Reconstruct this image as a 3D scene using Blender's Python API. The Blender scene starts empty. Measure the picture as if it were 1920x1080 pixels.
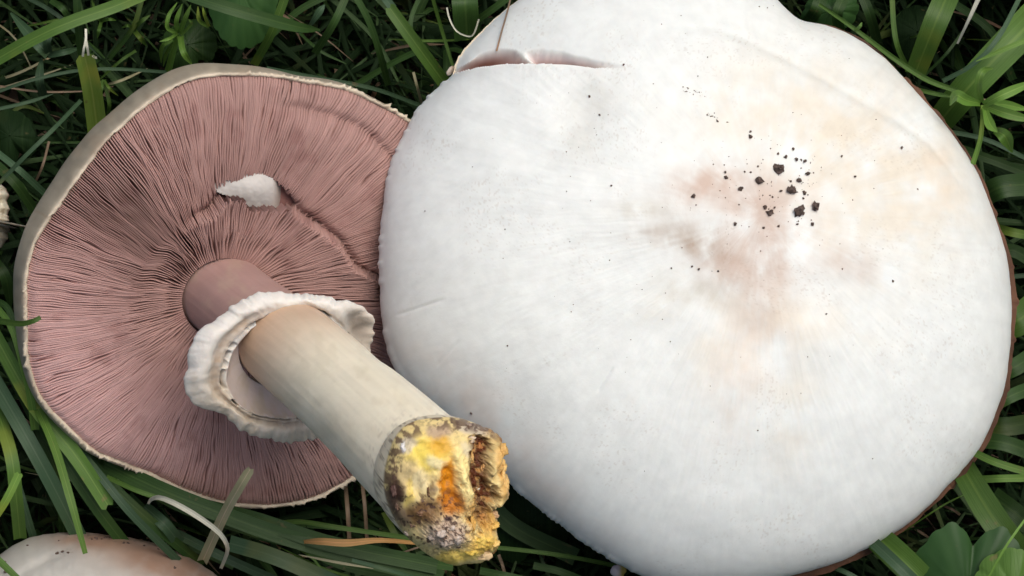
import bpy, math, random
import numpy as np

# ------------------------------------------------------------------ camera, world, sun
scene = bpy.context.scene
col = scene.collection
D = 0.5                                   # metres from lens to the plane of the caps
TILT = math.radians(18)                   # lens leans this much away from straight down
cT, sT = math.cos(TILT), math.sin(TILT)
ORG = np.array([0, 0, 0.060])             # view centre, 60 mm above the soil
M = np.array([[1, 0, 0], [0, cT, sT], [0, -sT, cT]])   # rows: view right, view up, towards the lens
cam_d = bpy.data.cameras.new('camera'); cam = bpy.data.objects.new('camera', cam_d); col.objects.link(cam)
cam.location = ORG + np.array([0, 0, D]) @ M
cam.rotation_euler = (TILT, 0, 0)
cam_d.sensor_width = 36; cam_d.lens = 36 * D / 0.192
cam_d.clip_start = 0.005; cam_d.clip_end = 200
scene.camera = cam

SUN_AZ, SUN_EL = math.radians(66), math.radians(71)
world = bpy.data.worlds.new('World'); scene.world = world; world.use_nodes = True
wn = world.node_tree
sky = wn.nodes.new('ShaderNodeTexSky'); sky.sky_type = 'NISHITA'; sky.sun_disc = False
sky.sun_elevation = SUN_EL; sky.sun_rotation = SUN_AZ
sky.air_density = 1.0; sky.dust_density = 6.0; sky.ozone_density = 0.6
wn.nodes['Background'].inputs['Strength'].default_value = 0.10
wn.links.new(sky.outputs['Color'], wn.nodes['Background'].inputs['Color'])
sun_d = bpy.data.lights.new('sun', 'SUN'); sun_d.energy = 1.5; sun_d.angle = math.radians(36); sun_d.color = (1, 0.97, 0.92)
sun = bpy.data.objects.new('sun', sun_d); col.objects.link(sun)
sun.rotation_euler = (math.pi / 2 - SUN_EL, 0, math.pi - SUN_AZ)
scene.view_settings.view_transform = 'Standard'; scene.view_settings.look = 'None'
scene.view_settings.exposure = 0.25; scene.view_settings.gamma = 1
scene.view_settings.use_curve_mapping = False
scene.render.engine = 'CYCLES'
scene.cycles.use_denoising = True
scene.cycles.max_bounces = 8; scene.cycles.transparent_max_bounces = 4
scene.cycles.use_adaptive_sampling = False

random.seed(11); rng = np.random.default_rng(11)
PX = 1e-4                                  # one photo pixel is 0.1 mm on the plane of the caps

# ------------------------------------------------------------------ helpers
def cp(px, py, w=0.0):
    """photo pixel + distance w towards the lens -> view-aligned metres"""
    px, py, w = np.broadcast_arrays(np.asarray(px, float), np.asarray(py, float), np.asarray(w, float))
    k = 1 - w / D
    return np.stack([(px - 960) * PX * k, (540 - py) * PX * k, w], -1)
def proj(P):
    k = 1 / (1 - P[..., 2] / D) / PX
    return 960 + P[..., 0] * k, 540 - P[..., 1] * k
def w2(P): return ORG + np.asarray(P) @ M
def onplane(px, py, C, n):
    """where the sight line of a pixel meets the plane through C with normal n (view-aligned)"""
    o = np.array([0, 0, D]); d = cp(px, py, 0.0) - o
    t = ((C - o) @ n) / (d @ n)
    return o + d * t[..., None]
def gp(px, py, h):
    """pixel at height h above the soil"""
    b = (540 - py) * PX; h = h + 0.015 if h > 0.005 else h
    return cp(px, py, (h - 0.060 - b * sT) / (cT - b * sT / D))
def nrm(v): return v / np.linalg.norm(v, axis=-1, keepdims=True)
def smooth(e0, e1, x):
    t = np.clip((x - e0) / (e1 - e0), 0, 1); return t * t * (3 - 2 * t)

def _hash(ix, iy, seed):
    n = (ix.astype(np.int64) * 374761393 + iy.astype(np.int64) * 668265263 + seed * 1442695041) & 0x7fffffff
    n = ((n ^ (n >> 13)) * 1274126177) & 0x7fffffff
    n = n ^ (n >> 16)
    return (n & 0xffff) / 65535.0
def vnoise(x, y, seed=0):
    x, y = np.broadcast_arrays(np.asarray(x, float), np.asarray(y, float))
    ix, iy = np.floor(x), np.floor(y); fx, fy = x - ix, y - iy
    fx = fx * fx * fx * (fx * (6 * fx - 15) + 10); fy = fy * fy * fy * (fy * (6 * fy - 15) + 10)
    a, b = _hash(ix, iy, seed), _hash(ix + 1, iy, seed)
    c, d = _hash(ix, iy + 1, seed), _hash(ix + 1, iy + 1, seed)
    return (a + (b - a) * fx) * (1 - fy) + (c + (d - c) * fx) * fy
def fbm(x, y, seed=0, o=4):
    v, a, t = 0, 1, 0
    for i in range(o):
        v = v + a * vnoise(np.asarray(x) * 2 ** i, np.asarray(y) * 2 ** i, seed + i * 17); t += a; a *= 0.5
    return v / t

def mesh_obj(name, P, F, mat, parent=None, colour=None, uv=None, world_in=False, smooth_sh=True):
    """P view-aligned (or world) points, F quads/tris array -> one mesh object"""
    P = np.asarray(P, float).reshape(-1, 3)
    W = P if world_in else w2(P)
    org = np.array(parent_origin(parent)) if parent else W.mean(0)
    if not parent: org[2] = W[:, 2].min()
    F = np.asarray(F, np.int32); k = F.shape[1]
    me = bpy.data.meshes.new(name)
    me.vertices.add(len(W)); me.vertices.foreach_set('co', (W - org).astype(np.float32).ravel())
    me.loops.add(F.size); me.loops.foreach_set('vertex_index', F.ravel())
    me.polygons.add(len(F)); me.polygons.foreach_set('loop_start', np.arange(0, F.size, k, dtype=np.int32))
    me.polygons.foreach_set('loop_total', np.full(len(F), k, np.int32))
    me.polygons.foreach_set('use_smooth', np.full(len(F), smooth_sh))
    me.update(calc_edges=True)
    if colour is not None:
        a = me.color_attributes.new('Col', 'FLOAT_COLOR', 'POINT')
        c = np.ones((len(W), 4), np.float32); c[:, :3] = np.asarray(colour).reshape(-1, 3)
        a.data.foreach_set('color', c.ravel())
    if uv is not None:
        u = me.uv_layers.new(name='UVMap')
        u.data.foreach_set('uv', np.asarray(uv, np.float32).reshape(-1, 2)[F.ravel()].ravel())
    me.materials.append(mat)
    o = bpy.data.objects.new(name, me); col.objects.link(o); o.location = org if not parent else (0, 0, 0)
    if parent: o.parent = parent
    return o
def parent_origin(p):
    v = np.array(p.location)
    while p.parent: p = p.parent; v = v + np.array(p.location)
    return v
def grid_faces(nu, nv, wrap_v=True, base=0):
    i = np.arange(nu - 1)[:, None]; j = np.arange(nv if wrap_v else nv - 1)[None, :]
    j2 = (j + 1) % nv
    return (np.stack([i * nv + j, i * nv + j2, (i + 1) * nv + j2, (i + 1) * nv + j], -1).reshape(-1, 4) + base)
def tag(o, label, cat, group=None):
    o['label'] = label; o['category'] = cat
    if group: o['group'] = group
    return o
def thing(name, base, label, cat, group=None):
    o = bpy.data.objects.new(name, None); col.objects.link(o); o.location = base
    o.empty_display_size = 0.01
    return tag(o, label, cat, group)
def catmull(pts, n):
    pts = np.asarray(pts, float)
    if len(pts) == 2: return pts[0] + (pts[1] - pts[0]) * np.linspace(0, 1, n)[:, None]
    q = np.vstack([2 * pts[0] - pts[1], pts, 2 * pts[-1] - pts[-2]])
    t = np.linspace(0, len(pts) - 1 - 1e-9, n); i = t.astype(int); f = (t - i)[:, None]
    a, b, c, d = q[i], q[i + 1], q[i + 2], q[i + 3]
    return 0.5 * (2 * b + (c - a) * f + (2 * a - 5 * b + 4 * c - d) * f ** 2 + (3 * b - a - 3 * c + d) * f ** 3)
def polar_table(pts, cx, cy):
    p = np.asarray(pts, float); a = np.arctan2(-(p[:, 1] - cy), p[:, 0] - cx) % (2 * np.pi); r = np.hypot(p[:, 0] - cx, p[:, 1] - cy)
    o = np.argsort(a); return a[o], r[o]
def pinterp(th, a, r): return np.interp(th % (2 * np.pi), a, r, period=2 * np.pi)
def inpoly(px, py, poly):
    px, py = np.asarray(px, float), np.asarray(py, float); inside = np.zeros(px.shape, bool)
    x0, y0 = poly[-1]
    for x1, y1 in poly:
        c = ((y1 > py) != (y0 > py)) & (px < (x0 - x1) * (py - y1) / (y0 - y1 + 1e-12) + x1)
        inside ^= c; x0, y0 = x1, y1
    return inside
def blob(px, py, cx, cy, rx, ry, ang=0.0, hard=1.0):
    a = math.radians(ang); dx, dy = px - cx, py - cy
    u = (dx * math.cos(a) + dy * math.sin(a)) / rx; v = (-dx * math.sin(a) + dy * math.cos(a)) / ry
    return np.exp(-(u * u + v * v) ** hard)
def mixc(c, k, m): return c + (np.array(k) - c) * np.clip(m, 0, 1)[..., None]

# ------------------------------------------------------------------ materials
def material(name): 
    m = bpy.data.materials.new(name); m.use_nodes = True
    return m, m.node_tree, m.node_tree.nodes['Principled BSDF']
def flesh_mat(name, rough=0.6, sss=0.25, bump=0.25, scale=2500, spec=0.35, sscale=0.0012):
    m, t, b = material(name); N, L = t.nodes, t.links
    at = N.new('ShaderNodeAttribute'); at.attribute_name = 'Col'
    tc = N.new('ShaderNodeTexCoord')
    n1 = N.new('ShaderNodeTexNoise'); n1.inputs['Scale'].default_value = scale; n1.inputs['Detail'].default_value = 4
    n2 = N.new('ShaderNodeTexNoise'); n2.inputs['Scale'].default_value = scale * 0.12; n2.inputs['Detail'].default_value = 3
    for n in (n1, n2): L.new(tc.outputs['Object'], n.inputs['Vector'])
    mx = N.new('ShaderNodeMix'); mx.data_type = 'RGBA'; mx.blend_type = 'MULTIPLY'; mx.inputs['Factor'].default_value = 1
    mr = N.new('ShaderNodeMapRange'); mr.inputs['From Min'].default_value = 0.3; mr.inputs['From Max'].default_value = 0.7
    mr.inputs['To Min'].default_value = 0.94; mr.inputs['To Max'].default_value = 1.03
    L.new(n2.outputs['Fac'], mr.inputs['Value'])
    L.new(at.outputs['Color'], mx.inputs[6]); L.new(mr.outputs['Result'], mx.inputs[7])
    L.new(mx.outputs[2], b.inputs['Base Color'])
    bp = N.new('ShaderNodeBump'); bp.inputs['Strength'].default_value = bump; bp.inputs['Distance'].default_value = 0.0004
    L.new(n1.outputs['Fac'], bp.inputs['Height']); L.new(bp.outputs['Normal'], b.inputs['Normal'])
    b.inputs['Roughness'].default_value = rough; b.inputs['Specular IOR Level'].default_value = spec
    if sss:
        b.inputs['Subsurface Weight'].default_value = sss; b.inputs['Subsurface Radius'].default_value = (1, 0.7, 0.5)
        b.inputs['Subsurface Scale'].default_value = sscale
    return m
cap_mat = flesh_mat('white_cap_skin', rough=0.5, bump=0.06, scale=3000)
gill_mat = flesh_mat('pink_gill', rough=0.7, sss=0.15, bump=0.1, spec=0.2, sscale=0.0005)
stem_mat = flesh_mat('stem_skin', rough=0.42, sss=0.3, bump=0.08, scale=1200, spec=0.4)
crust_mat = flesh_mat('bulb_crust', rough=0.45, sss=0.2, bump=0.12, scale=1800, spec=0.18)
veil_mat = flesh_mat('veil_flesh', rough=0.6, sss=0.4, bump=0.25, scale=1500)

def leaf_mat(name, base, tip, vein=26.0, transl=0.25, rough=0.5, spec=0.35):
    """u across the blade, v along it: parallel veins, a pale midrib, blotches and small blemishes"""
    base, tip = [tuple(c * (0.90 if name not in ('straw_blade', 'dead_blade', 'bleached_blade') else .85) for c in q) for q in (base, tip)]
    m, t, b = material(name); N, L = t.nodes, t.links
    uv = N.new('ShaderNodeUVMap'); sp = N.new('ShaderNodeSeparateXYZ'); L.new(uv.outputs['UV'], sp.inputs[0])
    mp = N.new('ShaderNodeMapping'); mp.inputs['Scale'].default_value = (vein, 1.2, 1); L.new(uv.outputs['UV'], mp.inputs['Vector'])
    nz = N.new('ShaderNodeTexNoise'); nz.inputs['Scale'].default_value = 1; nz.inputs['Detail'].default_value = 2; L.new(mp.outputs['Vector'], nz.inputs['Vector'])
    tc = N.new('ShaderNodeTexCoord'); oi = N.new('ShaderNodeObjectInfo')
    ad = N.new('ShaderNodeVectorMath'); L.new(tc.outputs['Object'], ad.inputs[0]); L.new(oi.outputs['Random'], ad.inputs[1])
    n2 = N.new('ShaderNodeTexNoise'); n2.inputs['Scale'].default_value = 140; n2.inputs['Detail'].default_value = 5; L.new(ad.outputs[0], n2.inputs['Vector'])
    r = N.new('ShaderNodeValToRGB'); r.color_ramp.elements[0].position = 0.3; r.color_ramp.elements[1].position = 0.72
    r.color_ramp.elements[0].color = (*base, 1); r.color_ramp.elements[1].color = (*tip, 1)
    mm = N.new('ShaderNodeMath'); mm.operation = 'MULTIPLY_ADD'; mm.inputs[1].default_value = 0.62
    m3 = N.new('ShaderNodeMath'); m3.operation = 'MULTIPLY'; m3.inputs[1].default_value = 0.40
    L.new(n2.outputs['Fac'], m3.inputs[0]); L.new(nz.outputs['Fac'], mm.inputs[0]); L.new(m3.outputs[0], mm.inputs[2]); L.new(mm.outputs[0], r.inputs['Fac'])
    n3 = N.new('ShaderNodeTexNoise'); n3.inputs['Scale'].default_value = 420; n3.inputs['Detail'].default_value = 2; L.new(ad.outputs[0], n3.inputs['Vector'])
    r3 = N.new('ShaderNodeValToRGB'); r3.color_ramp.elements[0].position = 0.70; r3.color_ramp.elements[1].position = 0.78
    r3.color_ramp.elements[1].color = (0.6, 0.6, 0.6, 1); L.new(n3.outputs['Fac'], r3.inputs['Fac'])
    mx = N.new('ShaderNodeMix'); mx.data_type = 'RGBA'; L.new(r3.outputs['Color'], mx.inputs['Factor'])
    L.new(r.outputs['Color'], mx.inputs[6]); mx.inputs[7].default_value = (0.16, 0.12, 0.05, 1)
    def math_(op, a, b_=None, c_=None):
        n = N.new('ShaderNodeMath'); n.operation = op; n.use_clamp = False
        for i, v in enumerate((a, b_, c_)):
            if v is None: continue
            if hasattr(v, 'is_linked') or hasattr(v, 'links'): L.new(v, n.inputs[i])
            else: n.inputs[i].default_value = v
        return n.outputs[0]
    if vein > 5:
        rib = math_('SUBTRACT', 1.0, math_('MINIMUM', math_('MULTIPLY', math_('ABSOLUTE', math_('SUBTRACT', sp.outputs['X'], 0.5)), 16.0), 1.0))
        mr_ = N.new('ShaderNodeMix'); mr_.data_type = 'RGBA'; L.new(math_('MULTIPLY', rib, 0.38), mr_.inputs['Factor'])
        L.new(mx.outputs[2], mr_.inputs[6]); mr_.inputs[7].default_value = (min(1, tip[0] * 2.2), min(1, tip[1] * 1.7), min(1, tip[2] * 2.0), 1)
        edge_n = N.new('ShaderNodeTexNoise'); edge_n.inputs['Scale'].default_value = 55; L.new(ad.outputs[0], edge_n.inputs['Vector'])
        dry = math_('MINIMUM', math_('MAXIMUM', math_('MULTIPLY', math_('SUBTRACT', edge_n.outputs['Fac'], 0.60), 6.0), 0.0), 0.55)
        md = N.new('ShaderNodeMix'); md.data_type = 'RGBA'; L.new(dry, md.inputs['Factor']); L.new(mr_.outputs[2], md.inputs[6])
        md.inputs[7].default_value = (tip[0] * 1.9 + .01, tip[1] * 1.25, tip[2] * .9, 1); mx = md
    hv = N.new('ShaderNodeHueSaturation')
    rr = N.new('ShaderNodeMapRange'); rr.inputs['To Min'].default_value = 0.75; rr.inputs['To Max'].default_value = 1.3; L.new(oi.outputs['Random'], rr.inputs['Value'])
    L.new(rr.outputs['Result'], hv.inputs['Value']); L.new(mx.outputs[2], hv.inputs['Color'])
    L.new(hv.outputs['Color'], b.inputs['Base Color'])
    b.inputs['Roughness'].default_value = rough; b.inputs['Specular IOR Level'].default_value = spec
    bp = N.new('ShaderNodeBump'); bp.inputs['Strength'].default_value = 0.35 if vein > 5 else 0.0; bp.inputs['Distance'].default_value = 0.0003
    L.new(nz.outputs['Fac'], bp.inputs['Height']); L.new(bp.outputs['Normal'], b.inputs['Normal'])
    tr = N.new('ShaderNodeBsdfTranslucent'); L.new(hv.outputs['Color'], tr.inputs['Color'])
    ms = N.new('ShaderNodeMixShader'); ms.inputs['Fac'].default_value = transl
    L.new(b.outputs[0], ms.inputs[1]); L.new(tr.outputs[0], ms.inputs[2])
    L.new(ms.outputs[0], N['Material Output'].inputs['Surface'])
    return m
LM = {
 'k': leaf_mat('shaded_blade', (0.007, 0.021, 0.006), (0.016, 0.040, 0.011), rough=0.7, spec=0.15),  # darker copy of the green, with the shade low in the turf put into it
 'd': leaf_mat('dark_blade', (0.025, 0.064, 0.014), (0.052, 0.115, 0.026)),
 'm': leaf_mat('green_blade', (0.055, 0.125, 0.018), (0.100, 0.195, 0.035)),
 'g': leaf_mat('stub_green', (0.22, 0.35, 0.05), (0.31, 0.45, 0.10), rough=.45),
 'l': leaf_mat('bright_blade', (0.085, 0.19, 0.022), (0.16, 0.29, 0.055)),
 'b': leaf_mat('bluish_blade', (0.036, 0.080, 0.040), (0.068, 0.130, 0.062)),
 'y': leaf_mat('straw_blade', (0.30, 0.29, 0.15), (0.46, 0.44, 0.28), transl=0.2),
 'o': leaf_mat('dead_blade', (0.34, 0.17, 0.05), (0.5, 0.30, 0.11), transl=0.2),
 'w': leaf_mat('bleached_blade', (0.52, 0.52, 0.40), (0.68, 0.68, 0.55), transl=0.2),
 't': leaf_mat('dry_stalk', (0.16, 0.11, 0.07), (0.27, 0.20, 0.13), transl=0.1),
 'f': leaf_mat('herb_leaf', (0.030, 0.090, 0.022), (0.060, 0.150, 0.038), vein=3),
}
def soil_mat():
    m, t, b = material('soil'); N, L = t.nodes, t.links
    tc = N.new('ShaderNodeTexCoord'); n = N.new('ShaderNodeTexNoise'); n.inputs['Scale'].default_value = 300; n.inputs['Detail'].default_value = 8
    L.new(tc.outputs['Object'], n.inputs['Vector'])
    r = N.new('ShaderNodeValToRGB'); r.color_ramp.elements[0].color = (0.012, 0.009, 0.006, 1); r.color_ramp.elements[1].color = (0.06, 0.042, 0.028, 1)
    L.new(n.outputs['Fac'], r.inputs['Fac']); L.new(r.outputs['Color'], b.inputs['Base Color'])
    bp = N.new('ShaderNodeBump'); bp.inputs['Strength'].default_value = 0.8; bp.inputs['Distance'].default_value = 0.003
    L.new(n.outputs['Fac'], bp.inputs['Height']); L.new(bp.outputs['Normal'], b.inputs['Normal']); b.inputs['Roughness'].default_value = 0.95
    return m
soil = soil_mat()

# ------------------------------------------------------------------ ground
g = np.concatenate([np.linspace(-60, -0.4, 10), np.linspace(-0.35, 0.35, 90), np.linspace(0.4, 60, 10)])
X, Y = np.meshgrid(g, g, indexing='ij')
Z = np.where((abs(X) < 0.4) & (abs(Y) < 0.4), 0.006 * (fbm(X * 60 + 50, Y * 60 + 50, 3) - 0.6), -0.001)
ground = mesh_obj('ground', np.stack([X, Y, Z], -1), grid_faces(len(g), len(g), False), soil, world_in=True)
ground['kind'] = 'structure'

# ------------------------------------------------------------------ the large white cap
OUT_R = [(850,134),(858,108),(880,82),(905,55),(930,32),(955,12),(985,-10),(1060,-45),(1180,-65),(1300,-58),(1400,-38),(1455,-8),(1478,18),(1498,38),(1540,44),(1580,56),(1620,78),(1660,107),(1690,140),(1720,175),(1750,210),(1775,240),(1800,275),(1830,322),(1850,370),(1870,420),(1885,470),(1894,520),(1898,570),(1897,620),(1893,670),(1885,720),(1870,770),(1850,820),(1820,865),(1780,910),(1740,950),(1700,985),(1650,1015),(1600,1042),(1550,1062),(1500,1076),(1430,1090),(1340,1098),(1280,1096),(1220,1086),(1175,1068),(1130,1040),(1080,1008),(1040,975),(1000,945),(955,905),(890,850),(830,790),(780,745),(740,690),(725,650),(717,610),(713,560),(711,500),(712,450),(716,400),(722,350),(735,300),(755,260),(768,228),(785,200),(810,175),(830,155),(847,142)]
def frame(n):
    e2 = nrm(np.array([0, 1.0, 0]) - n * n[1]); return np.cross(e2, n), e2
def dome_fit(outline, cx, cy, w0, n, h, prof, th, it=8):
    C = cp(cx, cy, w0); e1, e2 = frame(n); ta, tr = polar_table(outline, cx, cy)
    s = np.sin(np.linspace(0.05, 1, 60) * math.pi / 2)[:, None, None]
    dirs = np.cos(th)[:, None] * e1 + np.sin(th)[:, None] * e2
    q = onplane(cx + pinterp(th, ta, tr) * np.cos(th), cy - pinterp(th, ta, tr) * np.sin(th), C, n)
    R = np.linalg.norm(q - C, axis=1); nb = 360
    for k in range(it):
        P = C + R[None, :, None] * s * dirs[None] + n * (h * prof(s))
        x, y = proj(P); a = np.arctan2(cy - y, x - cx) % (2 * np.pi); r = np.hypot(x - cx, y - cy)
        b = np.minimum((a / (2 * np.pi) * nb).astype(int), nb - 1); mx = np.zeros(nb); np.maximum.at(mx, b.ravel(), r.ravel())
        ba = (np.arange(nb) + 0.5) / nb * 2 * np.pi; ok = mx > 0
        ratio = pinterp(ba[ok], ta, tr) / mx[ok]
        R = R * np.interp(a[-1], ba[ok], ratio, period=2 * np.pi) ** 0.8
    return C, e1, e2, dirs, R
nR = nrm(np.array([0.09, 0.10, 1.0])); hR = 0.025
profR = lambda s: (1 - np.clip(s, 0, 1) ** 2.5) ** 0.62
NA, NS = 1240, 330
th = np.arange(NA) / NA * 2 * np.pi
C, e1, e2, dirs, R = dome_fit(OUT_R, 1305, 535, 0.0, nR, hR, profR, th)
s = np.sin(np.linspace(0.002, 1, NS) * math.pi / 2)
left = smooth(0.0, 0.5, np.cos(th - math.radians(205)))               # frayed skin along this side of the rim
fray = (np.maximum(0, fbm(th * 38, 3, 5, 3) - 0.48) * 0.0008 + np.maximum(0, vnoise(th * 95, 9, 6) - 0.55) * 0.0006 * smooth(.35, .6, vnoise(th * 9, 4, 9))) * left + 0.0003 * (fbm(th * 20, 1, 8) - .5)
def circ(v, k):
    f = np.fft.rfft(v); f *= np.exp(-(np.arange(len(f)) / k) ** 2); return np.fft.irfft(f, len(v))
R = circ(R, 90); Rlow = circ(R, 7)
P = C + ((Rlow[None] + (R - Rlow)[None] * s[:, None] ** 9) * s[:, None] + fray[None] * smooth(0.985, 1, s)[:, None])[..., None] * dirs[None] + nR * (hR * profR(s))[:, None, None]
x, y = proj(P)
# relief: soft swells, shallow dents, a groove parallel to the rim, radial silk, and the tear
def polyy(pts, x): p = np.array(pts, float); return np.interp(x, p[:, 0], p[:, 1])
z = 0.0018 * (fbm(x / 300, y / 300, 21, 2) - 0.5)
z -= 0.0016 * blob(x, y, 1085, 215, 60, 85, 20) + 0.0009 * blob(x, y, 1000, 280, 60, 40)
gy = polyy([(1180,75),(1260,50),(1340,52),(1400,72),(1480,112),(1560,155),(1620,190),(1680,222),(1740,268),(1790,330),(1830,420)], x)
gd = (y - gy) * 0.85; gm = smooth(1200, 1400, x) * (1 - smooth(1700, 1830, x))
z -= gm * (0.0005 * np.exp(-(gd / 9) ** 2) + 0.0009 * np.exp(-((gd + 18) / 28) ** 2))
ang = np.arctan2(y - 400, x - 1430); rad = np.hypot(x - 1430, y - 400)
silk = (fbm(ang * 60 + 2.5 * fbm(x / 90, y / 90, 34, 2), rad / 60, 33, 4) - 0.5) * smooth(60, 300, rad)
low = smooth(-0.2, 0.6, np.cos(ang - math.radians(150)))
bend = 26 * (fbm(x / 150, y / 150, 37, 2) - .5)
fib = fbm((x * 0.62 + y * 0.78 + bend) / 4.0, (x * -0.78 + y * 0.62) / 38.0, 35, 3) - 0.5
fpat = smooth(.38, .62, fbm(x / 120, y / 120, 36, 3)) * smooth(1250, 1000, x)
z += 0.00008 * silk + 0.00009 * fib * low * fpat
z += 0.00003 * (fbm(x / 9, y / 9, 71, 2) - 0.5) + 0.0005 * (vnoise(x / 95, y / 80, 73) - .5)
for a0, b0, a1, b1, dd in [(742,592,832,562,.0004),(1150,690,1120,735,.0002),(860,640,815,690,.00018)]:   # scratches
    ux, uy = a1 - a0, b1 - b0; L2 = ux * ux + uy * uy; t = ((x - a0) * ux + (y - b0) * uy) / L2
    dist = abs((x - a0) * uy - (y - b0) * ux) / math.sqrt(L2); z -= dd * np.exp(-(dist / 2.5) ** 2) * smooth(-.1, .2, t) * (1 - smooth(.8, 1.1, t))
yl = polyy([(840,142),(870,134),(900,127),(960,121),(1060,121),(1120,126),(1200,129)], x) + 1.5 * (vnoise(x / 6, 2, 91) - 0.5)
yu = polyy([(840,134),(860,124),(885,108),(912,92),(940,86),(968,89),(984,94),(998,90),(1020,88),(1060,95),(1120,111),(1170,122),(1200,128)], x) + 5 * (fbm(x / 18, 4, 92, 3) - .5)
tt = np.clip((y - yu) / np.maximum(yl - yu, 1), -1, 2); tc_ = np.clip(tt, 0, 1)
tx = smooth(845, 875, x) * (1 - smooth(1040, 1185, x))
inside = (tt > 0) & (tt < 1) & (tx > 0)
sept = np.exp(-((x - (980 + 30 * tc_ ** 1.6)) / (9 - 3 * tc_)) ** 2)
dep = np.where(inside, np.clip(tt, 0, 1) ** 1.25, 0) * tx * (1 - 0.85 * sept)
dep = dep * np.where(x < 985, 0.0062, 0.0042)
lip = np.exp(-((y - yl - 4) / 7) ** 2) * tx
below = np.maximum(y - yl, 0)
z = z - dep + 0.0014 * np.exp(-below / 26) * (y >= yl) * smooth(1170, 960, x) * smooth(800, 880, x)
z = z - 0.0030 * np.exp(-np.maximum(yl - y, 0) / 130) * (y < yl) * smooth(1170, 900, x)
P = P + nR * z[..., None]
cR = np.empty(P.shape); cR[:] = (0.735, 0.765, 0.735)
cn = fbm(x / 60, y / 60, 41, 4); cs = fbm(x / 34 + 3, y / 46, 43, 4) * .75 + .25 * fbm(ang * 26 + 2 * fbm(x / 60, y / 60, 45, 2), rad / 140, 44, 3)
def stain(cx, cy, rx, ry, a, k, m, nz=0.9):
    global cR
    cR = mixc(cR, k, m * blob(x, y, cx, cy, rx, ry, a, 1.1) * np.clip(1 + nz * (cn + cs - 1.05) * 2.4, 0, 1.5))
PINK, TAN, OLV, CRM = (0.51, 0.385, 0.31), (0.37, 0.295, 0.225), (0.50, 0.47, 0.385), (0.69, 0.63, 0.51)
for q in [(1560,270,230,150,10,CRM,.62),(1700,380,120,130,0,CRM,.5),(1760,330,35,80,-20,(.72,.60,.46),.35),(1420,200,160,80,0,CRM,.25),
          (1325,345,85,42,-8,PINK,.62),(1420,385,95,60,10,PINK,.55),(1440,470,75,65,0,PINK,.72),(1300,455,105,36,24,TAN,.72),(1225,445,50,25,10,TAN,.4),
          (1190,395,55,17,-8,OLV,.6),(1370,500,75,50,10,PINK,.55),(1430,575,60,55,60,PINK,.45),(1590,490,62,34,30,PINK,.45),(1500,600,90,60,0,CRM,.4),
          (1310,548,80,34,10,OLV,.5),(1390,690,60,120,15,(.68,.56,.44),.35),(1490,780,45,90,12,CRM,.45),(1330,640,40,80,20,CRM,.3),(1240,580,40,30,0,CRM,.4),
          (860,760,170,70,40,(.66,.54,.45),.35),(1020,930,200,60,40,(.66,.56,.48),.28),(1550,440,60,40,0,CRM,.4),(1640,600,50,70,0,CRM,.2),(1100,215,50,90,15,OLV,.22)]:
    stain(*q)
cR *= (1 + 0.08 * silk * smooth(.3, .6, fbm(x / 140 + 9, y / 140, 38, 3)) + 0.045 * fib * low * fpat)[..., None]
spk = smooth(0.80, 0.86, vnoise(x / 3.3, y / 3.3, 61)) * smooth(.5, .75, fbm(x / 90, y / 90, 62)) * 0.45
cR = mixc(cR, (0.36, 0.28, 0.2), spk * 0.5)
dm = np.where(inside, tx, 0) * (1 - sept)
cR = mixc(cR, (0.62, 0.52, 0.52), dm * smooth(0.0, 0.6, tt))
cR = mixc(cR, (0.42, 0.22, 0.16), dm * smooth(0.45, 0.9, tt) * np.where(x < 985, 1, 0.6))
cR = mixc(cR, (0.17, 0.07, 0.05), dm * (blob(x, y, 915, 113, 55, 14, -12) + .5 * blob(x, y, 1060, 120, 70, 7, 3)))
# roll the rim under
rows, crow = [P], [cR]
for f, d in [(1.000, 0.0005), (0.996, 0.0011), (0.985, 0.0016), (0.95, 0.0019), (0.80, 0.0012)]:
    rows.append((C + (R * f + fray * (f > .99))[:, None] * dirs - nR * d)[None]); crow.append(np.tile((0.66, 0.56, 0.42) if f > 0.98 else (0.3, 0.16, 0.12), (1, NA, 1)))
PR = np.concatenate(rows); CR_ = np.concatenate(crow)
white = thing('mushroom', w2(cp(1305, 560, -0.05)) * [1, 1, 0], 'large mushroom showing its smooth white cap sprinkled with soil crumbs', 'mushroom', )
mesh_obj('cap', PR, grid_faces(len(PR), NA)[:, ::-1], cap_mat, white, CR_)
capR = dict(x=x[::3, ::3].ravel(), y=y[::3, ::3].ravel(), P=P[::3, ::3].reshape(-1, 3))
# ragged brown veil edge hanging just below the rim
rt = smooth(-0.1, 0.5, np.cos(th - math.radians(-12)))
ext = 0.0014 * rt * np.clip(0.15 + 1.2 * fbm(th * 7, 5, 12, 4), 0, 1.2) - 0.0012 * (1 - rt)
kn = np.maximum(0, vnoise(th * 34, 2, 14) - 0.78) * 0.003 * rt
rows = []
for f, d in [(-0.004, 0.0006), (0.0, 0.0009), (0.0, 0.0022), (-0.002, 0.0034), (-0.012, 0.0030)]:
    rows.append(C + (R + np.where(f == 0, ext + kn, 0) + f)[:, None] * dirs - nR * (d + (kn if f == 0 else 0 * kn))[:, None])
vc = np.tile((0.12, 0.060, 0.036), (5, NA, 1)) * (0.6 + 0.9 * fbm(th * 12, 4, 15))[None, :, None]
mesh_obj('veil_edge', np.array(rows), grid_faces(5, NA), veil_mat, white, vc)
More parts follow.
